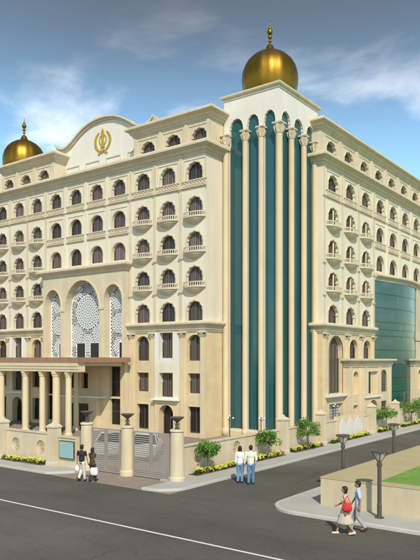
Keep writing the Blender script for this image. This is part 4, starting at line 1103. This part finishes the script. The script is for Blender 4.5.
        for sd, hip, kn, ft, st in legs:
            capsule(b, hip+V((0,0,-.03)), kn, .104, .076); capsule(b, kn, kn+(ft-kn)*.45, .076, .072); capsule(b, kn+(ft-kn)*.4, kn+(ft-kn)*.93, .070, .062)
        blob('trousers', b, bottom, P, .012, 3)
    for sd, hip, kn, ft, st in legs:
        b = bmesh.new(); tilt = -.35 if st < -.1 else 0
        capsule(b, ft+V((0, -.045, -.045)), ft+V((0, .15, -.052+tilt*.12)), .044, .036, 1.0); capsule(b, ft+V((0, -.02, -.04)), ft+V((0, -.01, .0)), .046, .042)
        blob('shoe', b, shoes, P, .010, 2)
    return P, A
def hang_bag(label, mname, P, w_, sx=.16, sy=.06, sz=.20, name='shopping_bag', straps=.12, cat='bag', rz=0.):
    """bag hanging from a wrist; top-level, world placed"""
    s = P.scale[0]; rot = Matrix.Rotation(P.rotation_euler[2], 3, 'Z'); wp = Vector(P.location)+rot @ (Vector(w_)*s)
    e = empty(name, (wp.x, wp.y, wp.z-.05-straps-sz*2), P.rotation_euler[2]+rz, label=label, cat=cat)
    b = bmesh.new(); nn = 20; rr = []
    for k_, zz in ((.75, 0), (1.0, .12), (1.05, .5), (.95, .85), (.72, 1.0)):
        rr.append([(sx*k_*math.copysign(abs(math.cos(2*PI*i/nn))**.7, math.cos(2*PI*i/nn)), sy*k_*math.copysign(abs(math.sin(2*PI*i/nn))**.7, math.sin(2*PI*i/nn))*(1+.1*math.sin(3*i)), sz*2*zz) for i in range(nn)])
    ring_loft(b, rr); fin('bag_body', b, mname, e, smooth=True)
    b = bmesh.new()
    for q in (-.02, .02): 
        for t in (-1, 1): tube(b, (t*sx*.45, q, sz*2-.02), (0, q*.3, sz*2+straps+.02), .008, n=5)
    fin('handle', b, mname, e)
    return e
def face(dx, dy): return math.atan2(-dx, dy)      # local +Y -> (dx, dy)
R_cam = (.801, .599); F_cam = (-.598, .801)
# couple with bags, seen from behind, walking to the gate
g1 = 'couple walking towards the left gate'
P1, A1 = person(-23.3, 20.95, 0, face(-.25, 1), 'man in black t-shirt and cream trousers walking away with a white bag', 1.74, 'black cloth', 'cream cloth', stride=.12, group=g1, sleeve=.6, armL=((.25, .05, -1), (.15, .25, -1)), armR=((-.2, -.05, -1), (-.1, .1, -1)))
hang_bag('small white carrier bag hanging from the hand of the man in black', 'white bag', P1, A1[1][2], .10, .05, .12)
P2, A2 = person(-22.78, 21.15, 0, face(-.25, 1), 'woman with long dark hair in brown top carrying white bags', 1.62, 'brown cloth', 'dark cloth', stride=.14, female=True, hair='long', group=g1, sleeve=.5, armR=((.1, .1, -1), (.2, .4, -1)), armL=((-.2, 0, -1), (-.1, .1, -1)))
P2.rotation_euler[2] = face(-.25, 1)
hang_bag('large white carrier bag held by the woman with long hair', 'white bag', P2, A2[0][2], .19, .10, .19, straps=.08)
# couple with white shirts standing close
g2 = 'couple standing on the side street'
person(-16.98, 25.1, 0, face(-.25, 1), 'dark-haired woman in white shirt and jeans holding her companion\'s hand', 1.74, 'white cloth', 'denim', female=True, hair='bob', group=g2, sleeve=1.8, armL=((.16, -.1, -1), (-.1, .35, -1)), armR=((-.12, .0, -1), (.0, .1, -1)), stride=.03)
person(-16.38, 25.12, 0, face(-.45, 1), 'man in off-white shirt and blue jeans beside the dark-haired woman', 1.82, 'offwhite cloth', 'denim blue', hair='short', group=g2, sleeve=1.8, armL=((.22, -.12, -1), (-.35, .5, -1)), armR=((-.2, -.05, -1), (-.1, .1, -1)), stride=.07)
# pair walking to the left in front of the terrace
g3 = 'pair walking past the retaining wall'
P5, A5 = person(-9.15, 19.75, 0, face(-.93, -.42), 'woman in peach top and long beige skirt with a red shoulder bag', 1.60, 'peach cloth', 'beige skirt', shoes='cream cloth', female=True, skirt=True, hair='bob', stride=.30, group=g3, sleeve=.35, armL=((.25, .15, -1), (.1, .9, -.5)), armR=((-.15, -.2, -1), (-.1, .1, -1)))
person(-8.98, 20.42, 0, face(-.93, -.42), 'man in light blue shirt and grey trousers walking behind the woman with the red bag', 1.70, 'blue shirt', 'grey trousers', stride=.24, group=g3, sleeve=.7, armR=((-.1, -.25, -1), (-.05, .1, -1)), armL=((.12, .3, -1), (.1, .6, -1)))
e = empty('shoulder_bag', (-9.0, 19.58, .80), face(-.93, -.42), label='red shoulder bag at the hip of the woman in the peach top', cat='bag')
b = bmesh.new(); ring_loft(b, [[(sx*.09, 0+.21*k*math.cos(2*PI*i/20), zz+.02*math.sin(i)) if False else (.065*k*math.sin(2*PI*i/20), .165*k*math.cos(2*PI*i/20), zz) for i in range(20)] for sx, k, zz in ((1, .55, 0), (1, .95, .07), (1, 1.0, .16), (1, .8, .27), (1, .5, .31))]); fin('bag_body', b, 'red bag', e, smooth=True)
b = bmesh.new(); tube(b, (0, -.12, .28), (-.03, 0, .55), .012, n=6); tube(b, (0, .12, .28), (-.03, 0, .55), .012, n=6); fin('strap', b, 'red bag', e)
